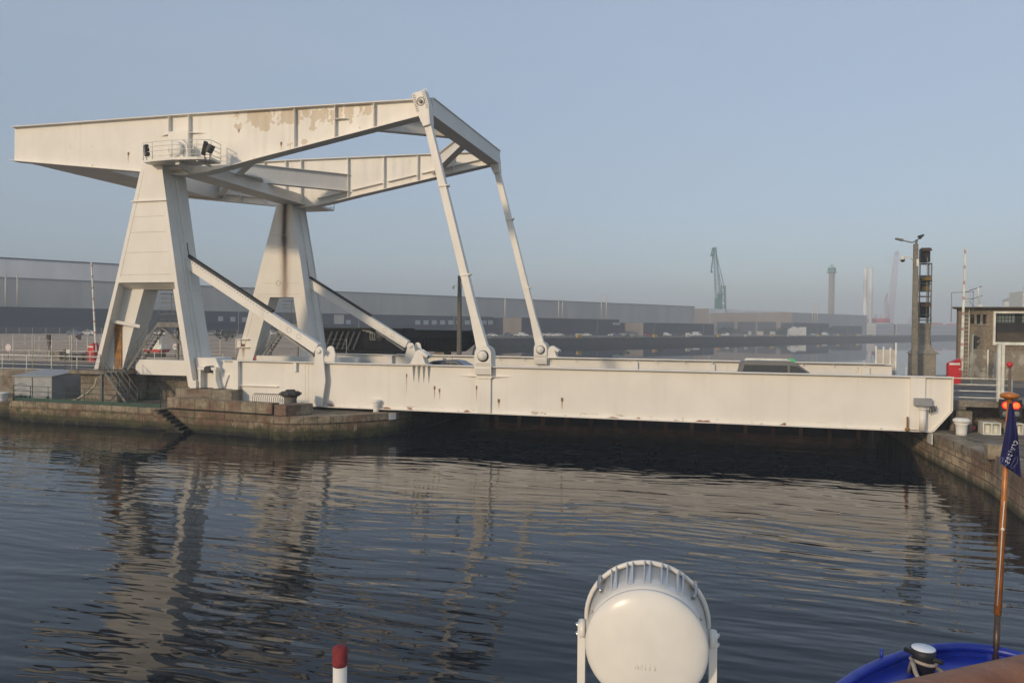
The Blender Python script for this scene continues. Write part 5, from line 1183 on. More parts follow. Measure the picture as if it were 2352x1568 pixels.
for f in (.18, .42, .68):
    a = c3+(h3[3]-c3)*f-sd*.5; b = c3+(h3[3]-c3)*(f+.22)-sd*.5; mb.hexa([(*a.xy, ZL), (*b.xy, ZL), (*(b-sd*.1).xy, ZL), (*(a-sd*.1).xy, ZL), (*a.xy, ZL+11), (*b.xy, ZL+11), (*(b-sd*.1).xy, ZL+11), (*(a-sd*.1).xy, ZL+11)])
mb.build('hall_door', M['clad_dark'], t3)
mb = MB(); a = on_line(1824, c3-sn*12, sd); b = on_line(1904, c3-sn*12, sd); slab(mb, a, b, 11.9, ZL-.3, zat(1824, 741, a)); b2 = on_line(1980, c3-sn*14, sd); slab(mb, on_line(1880, c3-sn*14, sd), b2, 13.9, ZL-.3, zat(1930, 751.5, a)); slab(mb, on_line(1945, c3-sn*14.5, sd), b2, 14, ZL-.3, zat(1930, 747, a)); mb.build('low_annex', M['clad_black'], t3)
for x in (1865.6, 1871.3, 1877): p = on_line(x, c3-sn*10, sd); flue(x, 700 if x != 1871.3 else 697, 741, p, t3, .35)
# white block row
c4 = fwd(2012, 800); c4.z = ZL
z4 = zat(2012, 742.5, c4); t = thing('storage_blocks', 'row of pale concrete storage blocks with dark gaps at the far right quay', 'building', c4)
e = on_line(1983, c4, sn); mb = MB(); r4 = on_line(2115, c4, sd); dd = (e-c4).length; k = 0
xs = [2012, 2054, 2060, 2113, 2122, 2205]
for x0, x1 in ((2012, 2053), (2060, 2112), (2121, 2205)):
    a = on_line(x0, c4, sd); b = on_line(x1, c4, sd)
    for f0, f1 in ((0, .30), (.32, .64), (.66, 1.0)): mb.hexa([(*a.xy, ZL+(z4-ZL)*f0), (*b.xy, ZL+(z4-ZL)*f0), (*(b+sn*dd).xy, ZL+(z4-ZL)*f0), (*(a+sn*dd).xy, ZL+(z4-ZL)*f0), (*a.xy, ZL+(z4-ZL)*f1), (*b.xy, ZL+(z4-ZL)*f1), (*(b+sn*dd).xy, ZL+(z4-ZL)*f1), (*(a+sn*dd).xy, ZL+(z4-ZL)*f1)])
mb.build('block', plain('pale_concrete_block', (.55, .53, .50), .8, var=.08), t)
mb = MB(); a = on_line(2013, c4+sn*1.5, sd); b = on_line(2204, c4+sn*1.5, sd); slab(mb, a, b, dd-3, ZL, z4-.3); mb.build('dark_gap', M['clad_black'], t)
c5 = fwd(2041, 870); c5.z = ZL; t = thing('tower_base', 'white base section with one broad red band below the white towers', 'tower section', c5)
a = on_line(1994, c5, CR); mb = MB(); za_, zb2, zc2 = zat(2041, 741, c5), zat(2041, 732, c5), zat(2041, 722, c5)
rr = (c5-a).length/2; cc = (c5+a)/2
mb.tube((cc.x, cc.y, ZL), (cc.x, cc.y, za_), rr, n=24); mb.build('base', M['rail_white'], t)
mb = MB(); mb.tube((cc.x, cc.y, za_+.01), (cc.x, cc.y, zb2), rr*1.01, n=24); mb.build('red_band', plain('red_band', (.55, .05, .08), .6), t)
mb = MB()
for k in range(12): an = k*math.pi/6; mb.tube((cc.x+rr*.9*math.cos(an), cc.y+rr*.9*math.sin(an), zb2), (cc.x+rr*.9*math.cos(an), cc.y+rr*.9*math.sin(an), zc2), .5, n=5)
mb.build('bolt_rod', plain('pale_rods', (.55, .5, .48), .7), t)
for (x0, x1, y0, y1, lb) in ((1982, 1990, 615.5, 722, 'left of two tall white wind turbine tower sections standing upright'), (1994.5, 2002.5, 615.5, 740, 'right of two tall white wind turbine tower sections standing upright')):
    a = fwd(x0, 850); b = fwd(x1, 850); cc = (a+b)/2; r = (b-a).length/2; z1 = zat(x0, y0, a)
    mb = MB(); n = 5
    for k in range(n): za_ = ZL+(z1-ZL)*k/n; zb2 = ZL+(z1-ZL)*(k+1)/n; mb.tube((cc.x, cc.y, za_), (cc.x, cc.y, zb2), r*(1.1-.02*k), r*(1.1-.02*(k+1)), n=20)
    mb.tube((cc.x, cc.y, z1-.1), (cc.x, cc.y, z1+.6), r*1.03, n=20)
    single(mb, 'turbine_tower', plain('turbine_white', (.86, .83, .78), .5, var=.04), lb, 'tower section', (cc.x, cc.y, ZL), group='white tower sections')
# control tower
p = fwd(1908.5, 900); p.z = ZL; zt = zat(1908.5, 628, p); r = (fwd(1914, 900)-fwd(1903, 900)).length/2
t = thing('harbour_tower', 'slim grey harbour control tower with green lantern head', 'tower', p)
mb = MB(); mb.tube(p, (p.x, p.y, zt), r*1.08, r*.98, n=14)
for k in range(8): a = k*math.pi/4; mb.box(p.x+r*1.0*math.cos(a)-.5, p.x+r*1.0*math.cos(a)+.5, p.y+r*1.0*math.sin(a)-.5, p.y+r*1.0*math.sin(a)+.5, ZL, zt)
mb.build('shaft', plain('tower_concrete', (.33, .29, .25), .8, var=.2, scale=.3), t)
M['copper'] = plain('green_copper', (.10, .26, .22), .6, var=.2, scale=.5)
z2 = zat(1908.5, 615, p); mb = MB(); mb.lathe([(r*1.1, 0), (r*2.0, .6), (r*2.0, 1.4), (r*1.55, 1.6), (r*1.65, (z2-zt)*.75), (r*1.75, (z2-zt)*.78), (r*1.3, z2-zt), (r*.3, z2-zt+.6)], (p.x, p.y, zt), 16); mb.build('head', M['copper'], t)
mb = MB(); mb.tube((p.x, p.y, z2), (p.x, p.y, z2+2.2), .4, n=6); mb.box(p.x-1.6, p.x+1.6, p.y-.3, p.y+.3, z2+2.2, z2+3.4)
for k in range(5): a = k*1.3; mb.tube((p.x+r*1.4*math.cos(a), p.y+r*1.4*math.sin(a), z2-1), (p.x+r*1.4*math.cos(a), p.y+r*1.4*math.sin(a), z2+1.5), .2, n=5)
mb.build('antenna', M['copper'], t)
# cranes
def lattice(mb, p, q, w0, w1, n, r, side):
    p = Vector(p); q = Vector(q); d = (q-p).normalized(); a = d.cross(side).normalized(); b = a.cross(d).normalized()
    def cor(f, k): w = (w0+(w1-w0)*f)/2; s = ((-1, -1), (1, -1), (1, 1), (-1, 1))[k]; return p+(q-p)*f+a*w*s[0]+b*w*s[1]
    for k in range(4):
        mb.tube(cor(0, k), cor(1, k), r, r*.8, n=5)
        for i in range(n):
            mb.tube(cor(i/n, k), cor((i+1)/n, (k+1) % 4), r*.55, n=4)
            mb.tube(cor(i/n, k), cor(i/n, (k+1) % 4), r*.5, n=4)
DC = 720; G = lambda x, y, dd=0: (lambda p: Vector((p.x, p.y, zat(x, y, p))))(fwd(x, DC+dd))
M['crane_green'] = plain('green_crane_paint', (.03, .13, .115), .6, var=.15, scale=.3)
t = thing('harbour_crane', 'tall green lattice harbour crane rising behind the warehouses', 'crane', Vector((G(1656, 709).x, G(1656, 709).y, ZL)))
mb = MB(); lattice(mb, G(1652, 725), G(1639, 568), 5.4, 2.2, 17, .26, CF); mb.build('jib', M['crane_green'], t)
mb = MB(); lattice(mb, G(1661, 760), G(1660, 655), 5.0, 3.2, 7, .34, CF); mb.build('tower_frame', M['crane_green'], t)
mb = MB()
for o in (-1, 1): mb.tube(G(1640, 572, o), G(1661, 654, o), .32, n=5); mb.tube(G(1638, 575, o), G(1657, 660, o), .22, n=5)
mb.tube(G(1661, 655), G(1665, 710), .35, n=5); mb.build('stay', M['crane_green'], t)
mb = MB(); lattice(mb, G(1637, 570), G(1632, 590), 2.0, 1.6, 3, .35, CF); mb.bar(G(1636, 582), G(1632, 622), 1.2, 1.0); mb.bar(G(1631, 622), G(1634.5, 626), 1.4, 1.4); mb.build('fly_jib', M['crane_green'], t)
mb = MB(); a = G(1648, 690); mb.box(a.x-3, a.x+4, a.y-3, a.y+3, a.z-9, a.z+2); a = G(1653, 681); mb.box(a.x-2.5, a.x+2.5, a.y-2.5, a.y+2.5, a.z-2, a.z+3); mb.build('machine_house', M['crane_green'], t)
DC = 1000
M['crane_red'] = plain('red_crane_paint', (.50, .13, .11), .6, var=.15, scale=.3)
t = thing('crawler_crane', 'tall thin red lattice crane far away between the white towers and lamp post', 'crane', Vector((G(2045, 745).x, G(2045, 745).y, ZL)))
mb = MB(); lattice(mb, G(2043, 755), G(2056, 586), 5.4, 4.6, 16, .19, CF); lattice(mb, G(2056, 586), G(2058.5, 576), 4.6, 2.2, 2, .19, CF); mb.build('boom', M['crane_red'], t)
mb = MB(); lattice(mb, G(2041, 755), G(2033, 690), 4, 3, 7, .2, CF); lattice(mb, G(2033, 690), G(2037, 674), 2.2, 1.0, 3, .12, CF); mb.tube(G(2033, 690), G(2054, 600), .12, n=4); mb.build('mast', M['crane_red'], t)
mb = MB(); a = G(2041, 745); mb.box(a.x-5, a.x+5, a.y-5, a.y+5, ZL, a.z+2); mb.build('carriage', M['crane_red'], t)
t = thing('crawler_crane', 'smaller pale red crane just left of the signal mast on the horizon', 'crane', Vector((G(2094, 745).x, G(2094, 745).y, ZL)))
mb = MB(); lattice(mb, G(2087, 748), G(2098, 705), 3, 1.5, 6, .1, CF); mb.build('boom', M['crane_red'], t)
mb = MB(); a = G(2087, 748); mb.box(a.x-4, a.x+4, a.y-4, a.y+4, ZL, a.z+1); mb.build('carriage', M['crane_red'], t)
for (x0, x1, y0, y1, lb) in ((2116, 2135, 742, 748, 'pale red stacked machine part left of two others on the horizon'), (2137, 2164, 741, 747, 'long pale red machine part in the middle of three on the horizon'), (2172, 2197, 743, 748, 'pale red machine part nearest the brown building on the horizon')):
    a = G(x0, y1); b = G(x1, y0); mb = MB(); mb.prism([(0, a.z), ((b-a).xy.length, a.z), ((b-a).xy.length*.9, b.z), (.2*(b-a).xy.length, b.z), (0, (a.z+b.z)/2)], -3, 3, 'y')
    ang = math.atan2(b.y-a.y, b.x-a.x); mb.v = [(a.x+x*math.cos(ang)-y*math.sin(ang), a.y+x*math.sin(ang)+y*math.cos(ang), z) for x, y, z in mb.v]
    single(mb, 'machine_part', M['crane_red'], lb, 'machine part', (a.x, a.y, a.z))
# storage tank and pale superstructure behind the building
DC = 300; p = fwd(2328, DC); p.z = 3.2
t = thing('storage_tank', 'white round storage tank with low dome behind the brown building', 'tank', p)
r = (fwd(2350, DC)-fwd(2304, DC)).length/2; z0, z1 = zat(2328, 692, p), zat(2328, 682, p)
mb = MB(); mb.tube(p, (p.x, p.y, z0), r, n=40); mb.build('shell', M['rail_white'], t)
mb = MB(); mb.lathe([(r*1.02, 0), (r*1.02, .15), (r*.9, .8), (r*.5, 1.5), (.3, (z1-z0))], (p.x, p.y, z0), 40); mb.build('roof', plain('grey_tank_roof', (.4, .4, .42), .6), t)
mb = MB(); a = G(2319, 684); mb.box(a.x, a.x+2.4, a.y-1, a.y+1, z0+.4, zat(2319, 675, p)); mb.box(a.x+2.5, a.x+6, a.y-.5, a.y+.5, zat(2319, 680, p), zat(2319, 676, p)); mb.build('roof_housing', M['rail_white'], t)
p = fwd(2354, 280); p.z = 3.2; mb = MB(); z1 = zat(2354, 668.5, p); mb.box(p.x-.9, p.x+14, p.y, p.y+14, 3.2, z1); mb.box(p.x+2, p.x+10, p.y+2, p.y+9, z1+.01, z1+2)
single(mb, 'white_silo', M['rail_white'], 'white tall block cut by the right picture edge behind the building', 'silo', p)

# quay furniture: yellow and white double mooring posts
M['yellow'] = plain('yellow_paint', (.55, .36, .04), .6, var=.2); M['palepost'] = plain('pale_post_paint', (.55, .52, .42), .6, var=.2)
def quaypt(x, off): r_ = ray(x, 757); t_ = (q0+qn*off-CAM).dot(qn)/r_.dot(qn); p_ = CAM+r_*t_; p_.z = ZL; return p_
t = thing('quay_bollard', 'x', 'bollard', (0, 0, 0), 'double bollards of the far quay')
for s in (-1, 1):
    mb = MB(); mb.lathe([(.62, 0), (.5, .2), (.45, .7), (.75, .9), (.8, 1.15), (.4, 1.3)], (s*.95, 0, .003), 12); mb.build('post', M['yellow'], t)
mb = MB(); mb.box(-1.9, 1.9, -.8, .8, -.4, .002); mb.build('base', M['yellow'], t)
bpr = t
for i, (x, col) in enumerate(((1119.5, 'white'), (1330, 'yellow'), (1448, 'white'), (1504, 'yellow'), (1580, 'white'), (1651, 'yellow'), (1714, 'white'), (1773.5, 'yellow'), (1812, 'white'), (1829, 'white'), (1880, 'yellow'), (1926, 'yellow'), (1970, 'yellow'), (2009, 'white'), (2047.5, 'yellow'))):
    m_ = M['yellow'] if col == 'yellow' else M['palepost']; p = quaypt(x, .9); rz = math.atan2(qd.y, qd.x)
    lb = '%s double bollard, number %s from the left along the far quay edge' % ('yellow' if col == 'yellow' else 'faded white', ['one', 'two', 'three', 'four', 'five', 'six', 'seven', 'eight', 'nine', 'ten', 'eleven', 'twelve', 'thirteen', 'fourteen', 'fifteen'][i])
    if i == 0:
        for ch in bpr.children: ch.material_slots[0].link = 'OBJECT'; ch.material_slots[0].material = m_
        bpr.location = p; bpr.rotation_euler = (0, 0, rz); bpr['label'] = lb
    else: dup(bpr, p, rz, lb, {'post': m_, 'base': m_})
# lamps on the far apron
t = thing('street_lamp', 'x', 'street lamp', (0, 0, 0), 'street lamps along the far quay road')
mb = MB(); mb.tube((0, 0, 0), (0, 0, 10), .16, .1, n=7); mb.build('post', M['galv'], t)
mb = MB(); mb.path([(0, 0, 9.9), (.2, 0, 10.4), (1.2, 0, 10.6)], .07, 5); mb.build('lamp_arm', M['galv'], t); mb = MB(); mb.box(1.1, 2.0, -.2, .2, 10.5, 10.7); mb.build('lamp_head', M['galv'], t)
lm = t
for i, (x, y0, lb) in enumerate(((547.6, 707, 'thin street lamp between the two bridge towers in front of the dark annex'), (824, 731, 'thin street lamp above the black boom behind the rack arm'), (1043, 717, 'thin street lamp just left of the dark mast'), (1371.6, 732, 'thin street lamp on the far quay left of the third yellow bollard'), (1502, 742, 'thin street lamp on the far quay near the red barrier'), (1616.4, 743, 'thin street lamp on the far quay right of the tall white van'), (1821, 741, 'thin street lamp at the corner of the grey hall'))):
    p = on_shed(x, 60) if x < 1700 else fwd(x, 560); p.z = ZL; h = (zat(x, y0, p)-ZL)/10.6
    o = lm if i == 0 else dup(lm, p, 0, lb); o.location = p; o['label'] = lb; o.scale = (1, 1, max(.4, h))

# parked vehicles on the far apron
SIL_VAN = [(-2.6, .3), (2.55, .3), (2.6, .75), (2.35, 1.05), (1.7, 1.2), (1.15, 2.3), (.8, 2.45), (-2.55, 2.45), (-2.62, 1.2)]
SIL_SVAN = [(-2.1, .3), (2.1, .3), (2.15, .7), (2.0, .95), (1.2, 1.1), (.55, 1.72), (.2, 1.82), (-2.0, 1.82), (-2.12, .9)]
proto = {}
proto['hatch'] = vehicle('parked_car', 'x', 4.05, 1.72, SIL_HATCH, WIN_HATCH, [((1.0, .99), (.34, 1.4)), ((-1.82, 1.08), (-1.33, 1.42))], PV['white'], .95, group='vehicles parked on the far quay', small=True)
proto['suv'] = vehicle('parked_car', 'x', 4.4, 1.8, SIL_SUV, WIN_SUV, [((1.05, 1.02), (.28, 1.45)), ((-2.02, 1.24), (-1.36, 1.45))], PV['white'], .95, group='vehicles parked on the far quay', small=True)
proto['van'] = vehicle('parked_van', 'x', 5.2, 1.95, SIL_VAN, [[(.5, 1.25), (1.5, 1.25), (1.05, 2.1), (.5, 2.1)]], [((1.68, 1.24), (1.2, 2.2))], PV['white'], 1.0, group='vehicles parked on the far quay', cat='van', k=.05, small=True)
proto['svan'] = vehicle('parked_van', 'x', 4.3, 1.8, SIL_SVAN, [[(-.1, 1.12), (1.0, 1.12), (.5, 1.6), (-.1, 1.66)]], [((1.16, 1.12), (.58, 1.7))], PV['white'], 1.0, group='vehicles parked on the far quay', cat='van', small=True)
used = set()
cars = [(171, 760, 'hatch', 'blue', 'blue grey car behind the mesh fence left of the left tower leg'), (199, 761.5, 'suv', 'white', 'white car behind the raised barrier arm at the far left'), (366, 764, 'hatch', 'white', 'white car seen through the opening of the near tower'), (495, 766, 'suv', 'white', 'white car right of the near tower foot, left of the far tower'), (485, 766, 'hatch', 'grey', 'grey car partly hidden by the white car beside the near tower'), (625, 762, 'svan', 'white', 'small white van seen through the far tower opening'), (633, 765.6, 'hatch', 'white', 'white hatchback seen through the far tower opening beside a van'),
 (1091, 765, 'hatch', 'white', 'pale car just right of the black boom end'), (1132, 768.7, 'hatch', 'white', 'white hatchback alone between the two bridge hangers'), (1168, 768.7, 'suv', 'blue', 'blue grey car right of the white hatchback between the hangers'), (1191, 766.5, 'hatch', 'white', 'white car hidden behind the green and white off roader'), (1202.5, 768, 'svan', 'white', 'white van beside the right hanger, last before it'), (1246, 766, 'hatch', 'white', 'white car just right of the right hanger'), (1257.7, 767.5, 'suv', 'white', 'second white car right of the right hanger'), (1271, 767.5, 'suv', 'white', 'third white car right of the right hanger'), (1285, 768, 'hatch', 'white', 'fourth and lowest white car right of the right hanger'), (1311, 766, 'suv', 'dark', 'dark car in front of the black annex under the flues'), (1333, 767.8, 'suv', 'white', 'white car left of a pair near the street lamp'), (1349, 767.8, 'hatch', 'white', 'white car right of a pair near the street lamp'),
 (1406, 767.3, 'hatch', 'white', 'white car below the tall pair of flues'), (1418, 767.3, 'suv', 'blue', 'blue car touching the white car below the flues'), (1431.5, 768, 'hatch', 'white', 'small white car right of the blue car on the far quay'), (1457, 766.6, 'suv', 'grey', 'grey car in front of the brown end of the last annex'), (1490, 768, 'hatch', 'red', 'red car at the street lamp on the far quay'), (1533, 767.8, 'svan', 'white', 'small white van in front of the last dark annex'), (1554, 765.5, 'suv', 'dark', 'dark car between two small white vans'), (1584, 767, 'svan', 'white', 'small white van beside the tall white van'), (1601.5, 767.8, 'van', 'white', 'tall white panel van at the end of the dark annex'), (1666, 767, 'svan', 'white', 'pale van standing alone before the brown hall'),
 (1869, 765, 'suv', 'white', 'white car left of the white van below the control tower'), (1896, 765.2, 'van', 'white', 'white van below the control tower'), (1919, 765, 'svan', 'grey', 'grey van right of the white van below the control tower'), (1960, 765, 'suv', 'dark', 'dark car left of the pale storage blocks'), (1972, 765, 'hatch', 'white', 'white car beside the pale storage blocks')]
for i, (x, y, kd, col, lb) in enumerate(cars):
    if x < 700: p = on_shed(x, 75)
    elif x < 1700: p = on_shed(x, 66+8*((i*7) % 3))
    else: p = fwd(x, 600)
    p.z = ZL if x > 700 else 3.1+.2
    rz = math.atan2(sd.y, sd.x)+(math.pi if i % 3 == 1 else 0) - rad(30 if i % 2 else 38)
    if kd not in used: o = proto[kd]; used.add(kd); o.location = p; o.rotation_euler = (0, 0, rz); o['label'] = lb
    else: o = dup(proto[kd], p, rz, lb)
    for ch in o.children:
        if ch.name.split('.')[0] == 'body': ch.material_slots[0].link = 'OBJECT'; ch.material_slots[0].material = PV[col]
# raised strip of ground the left cars stand on
# tents, containers, hedge mound, trees
def block(x0, x1, yb, yt, depth, name, m, label, cat, gable=0.0):
    a = fwd(x0, depth); b = fwd(x1, depth); w = (b-a).length; z1 = zat(x0, yt, a); c = (a+b)/2; ang = math.atan2(b.y-a.y, b.x-a.x); mb = MB()
    h = z1-ZL; P = [(-w/2, ZL), (w/2, ZL), (w/2, ZL+h*(1-gable))] + ([(0, z1)] if gable else []) + [(-w/2, ZL+h*(1-gable))]
    mb.prism(P, -w*.35, w*.35, 'y'); mb.v = [(c.x+x*math.cos(ang)-y*math.sin(ang), c.y+x*math.sin(ang)+y*math.cos(ang), z) for x, y, z in mb.v]
    return single(mb, name, m, label, cat, (c.x, c.y, ZL))
block(1812, 1836, 764, 750, 560, 'tent', plain('white_tent', (.66, .65, .62), .7), 'white gabled storage tent in front of the grey hall', 'tent', .35)
block(1835, 1850, 764, 751, 590, 'container', M['rail_white'], 'white container just right of the gabled tent', 'container')
block(1739, 1752, 767, 760.5, 560, 'container', plain('cream_container', (.55, .48, .40), .7), 'cream container on the far quay left of the pale one', 'container')
block(1769, 1779.5, 767, 761, 560, 'container', plain('pale_container', (.50, .53, .50), .7), 'pale green container left of the white gabled tent', 'container')
block(1719, 1725, 767, 760.5, 560, 'container', plain('pale_container2', (.45, .50, .52), .7), 'narrow pale blue container, leftmost of three on the quay', 'container')
M['leaf'] = ground('dark_foliage', (.035, .05, .025), (.07, .085, .04), .8, .9)
def shrub(x, depth, w, h, label, name='shrub', trunk=False, n=700, z0=ZL):
    p = fwd(x, depth); p.z = z0; t = thing(name, label, 'tree' if trunk else 'shrub', p)
    mb = MB(); rg = random.Random(int(x))
    cl = [(rg.uniform(-.5, .5)*w*.75, rg.uniform(-.3, .3)*w*.5, h*rg.uniform(.35, .8), rg.uniform(.16, .3)*min(w, h*1.6)) for _ in range(12)]
    for i in range(n):
        c = cl[rg.randrange(12)]; d = Vector((rg.gauss(0, 1), rg.gauss(0, 1), rg.gauss(0, 1))).normalized()*c[3]*rg.uniform(.6, 1.05)
        q = Vector((p.x+c[0]+d.x, p.y+c[1]+d.y, max(z0+.05, z0+c[2]+d.z))); s = rg.uniform(.15, .4)*max(.5, h/6)
        u = Vector((rg.gauss(0, 1), rg.gauss(0, 1), rg.gauss(0, 1))).normalized()*s; v = u.cross(Vector((rg.gauss(0, 1), rg.gauss(0, 1), rg.gauss(0, 1)))).normalized()*s
        mb.add([q-u-v*.4, q+u-v*.4, q+u*.6+v, q-u*.6+v], [(0, 1, 2, 3)])
    mb.build('crown' if trunk else 'foliage', M['leaf'], t)
    mb = MB(); mb.tube(p, (p.x, p.y, z0+h*.5), .25, .1, n=6)
    for k in range(4): c = cl[k]; mb.tube((p.x, p.y, z0+h*.3), (p.x+c[0], p.y+c[1], z0+c[2]), .1, .04, n=5)
    mb.build('trunk' if trunk else 'stem', M['mast'], t)
shrub(1664, 560, 16, 6.2, 'dark leafy tree at the left corner of the brown hall', 'broadleaf_tree', True)
shrub(1682, 585, 14, 5.2, 'second dark tree beside the first in front of the brown hall', 'broadleaf_tree', True)
shrub(1700, 600, 14, 3.6, 'low dark shrub in front of the brown hall right of the trees')
for i, (x, w, h) in enumerate(((1762, 14, 4.0), (1775, 16, 5.2), (1788, 16, 6.0), (1801, 14, 5.2))):
    shrub(x, 600, w, h, ['lowest left shrub of the long dark hedge beside the white tent', 'second shrub from the left in the dark hedge beside the tent', 'tallest shrub of the dark hedge beside the white tent', 'right end shrub of the dark hedge touching the white tent'][i])
shrub(1436, 330, 5, 1.6, 'small green shrub on the far quay edge left of the red car', n=250)
shrub(1519, 360, 8, 1.4, 'low wide shrub on the far quay edge right of the red car', n=250)
shrub(520, 175, 7, 2.2, 'dark shrub between the two bridge towers in front of the annex', n=400, z0=3.1)

# ---------------------------------------------------------------- the ship in front
M['blue'] = plain('ship_blue_paint', (.012, .035, .32), .35, var=.15, scale=3)
M['bluedeck'] = plain('blue_deck', (.015, .045, .36), .55, var=.2, scale=4)
M['shipwhite'] = plain('ship_white_gloss', (.70, .67, .61), .27, var=.05, scale=6, spec=.4)
M['wood'] = plain('varnished_wood', (.42, .15, .03), .35, var=.25, scale=9)
ZR, ZD = 2.8, 2.72
rim_px = [(1930, 1580), (1960, 1558), (1990, 1541), (2030, 1523), (2070, 1508), (2110, 1497.5), (2150, 1491), (2190, 1488), (2230, 1489), (2270, 1493), (2310, 1501), (2352, 1512)]
rim = [at(x, y, Z=ZR) for x, y in rim_px]
left_tail = [Vector((4.2, 5.6, ZR)), Vector((3.6, 4.2, ZR)), Vector((3.2, 2.0, ZR)), Vector((3.0, -6, ZR))]
left_tail = [rim[0]+(rim[0]-rim[1])*k*2+Vector((.02*k*k, 0, 0)) for k in (1, 2.2, 4, 7)]
e_ = rim[-1]; dr_ = (rim[-1]-rim[-3]).normalized()
right_tail = [e_+dr_*.5+Vector((.05, -.2, 0)), e_+dr_*.9+Vector((.0, -.8, 0)), e_+dr_*1.1+Vector((.0, -2.2, 0)), e_+dr_*1.2+Vector((0, -8, 0))]
outline = list(reversed(left_tail)) + rim + right_tail
t = thing('passenger_ship', 'blue hulled ship bow in the lower right corner with wooden handrail', 'ship', (5, 4, 0))
mb = MB(); n = len(outline); cen = sum(outline, Vector())/n
low = [Vector((cen.x+(p.x-cen.x)*.9, cen.y+(p.y-cen.y)*.9, -.6)) for p in outline]; dk_ = [Vector((cen.x+(p.x-cen.x)*.985, cen.y+(p.y-cen.y)*.985, ZD)) for p in outline]
rin = [Vector((cen.x+(p.x-cen.x)*.985, cen.y+(p.y-cen.y)*.985, ZR)) for p in outline]
vs_ = low+outline+rin+dk_; fs_ = []
for a in range(3):
    for i in range(n):
        j = (i+1) % n; fs_.append((a*n+i, a*n+j, (a+1)*n+j, (a+1)*n+i))
fs_.append(tuple(range(3*n, 4*n))); mb.add(vs_, fs_); mb.build('hull', M['blue'], t)
mb = MB(); mb.path([p+Vector((0, 0, .02)) for p in outline], .055, 8); mb.build('gunwale', M['blue'], t)
q = at(2024.6, 1520, Z=ZR); mb = MB(); mb.tube(q, q+Vector((0, 0, .16)), .02, n=8); mb.build('rail_stub', M['blue'], t)
# mooring bitt on the bow deck
bq = at(2120, 1548, Z=ZD); s_ = pxm(bq); rb = 24.5/s_; hb = 60/s_
mb = MB(); mb.lathe([(rb*1.0, 0), (rb*.98, hb*.7), (rb*1.04, hb*.75), (rb*1.04, hb)], bq, 28); bt = mb.build('mooring_bitt', M['black'], t)
mb = MB(); mb.lathe([(rb*1.03, hb+.001), (rb*1.0, hb+.012), (.01, hb+.013)], bq, 28); mb.build('bitt_top', plain('white_bitt_top', (.80, .82, .85), .5, var=.03), bt)
mb = MB(); c = bq+Vector((0, 0, hb*.72)); d = (at(2163, 1537, Z=ZD+hb*.72)-at(2083, 1507, Z=ZD+hb*.72)); d.z = 0; d.normalize()
mb.tube(c-d*rb*1.75, c+d*rb*1.75, .028, n=10); mb.build('bitt_bar', M['black'], bt)
mb = MB(); mb.path([bq+Vector((-rb*1.25, -.02, .02)), bq+Vector((-rb*1.1, -.1, .18)), bq+Vector((-rb*1.05, -.25, .1)), bq+Vector((-rb*.8, -.6, .02))], .025, 7)
mb.path([bq+Vector((math.cos(a)*rb*1.06, math.sin(a)*rb*1.06, hb*.55+.012*math.sin(a*2))) for a in [i*math.pi/10 for i in range(20)]], .02, 6, close=True)
mb.path([bq+Vector((rb*1.05, 0, .1)), bq+Vector((rb*2.2, -.15, .04)), bq+Vector((rb*4, -.5, .02))], .022, 6)
single(mb, 'mooring_rope', plain('pale_rope', (.40, .33, .25), .85, var=.2, scale=20), 'pale mooring rope wound round the black bitt on the blue bow', 'rope', bq)
# wooden handrail close to the camera
a = at(2040, 1611, Z=6.12); d0 = 1.25
pa = CAM+ray(2065, 1655)*1.30; pb = CAM+ray(2352, 1578)*1.55
mb = MB(); dd_ = (pb-pa).normalized(); mb.path([pa-dd_*1.2, pa, pb, pb+dd_*1.5], .06, 20); hr = mb.build('handrail', M['wood'], t)
s = NT('handrail_wood'); v = s.vec((3, 14, 14)); nz = s.noise(1.0, 6, .6, v=v)
c_ = s.mix(s.ramp(nz, .3, .7), (.20, .062, .022), (.33, .125, .045)); c_ = s.mix(s.math('MULTIPLY', s.ramp(s.noise(60, 2), .6, .7), .35), c_, (.42, .25, .15)); hr.data.materials[0] = s.out(c_, .45, spec=.3)
mb = MB(); mb.tube(pb+dd_*1.0-Vector((0, 0, .05)), (pb+dd_*1.0)-Vector((0, 0, 1.2)), .022, n=8); mb.tube(pa-dd_*.9-Vector((0, 0, .05)), pa-dd_*.9-Vector((0, 0, 1.2)), .022, n=8); mb.build('handrail_post', M['shipwhite'], t)
# upper foredeck under the camera that carries searchlight and jackstaff
mb = MB(); mb.prism([(-3.2, -6), (4.5, -6), (4.5, 1.0), (2.5, 3.0), (1.2, 3.4), (-1.0, 3.0), (-3.2, 1.6)], 4.3, 4.5, 'z'); mb.build('upper_deck', M['shipwhite'], t)
mb = MB(); mb.prism([(-3.1, -6), (4.4, -6), (4.4, .9), (2.4, 2.9), (1.1, 3.3), (-.9, 2.9), (-3.1, 1.5)], -.6, 4.297, 'z'); mb.build('superstructure', M['shipwhite'], t)

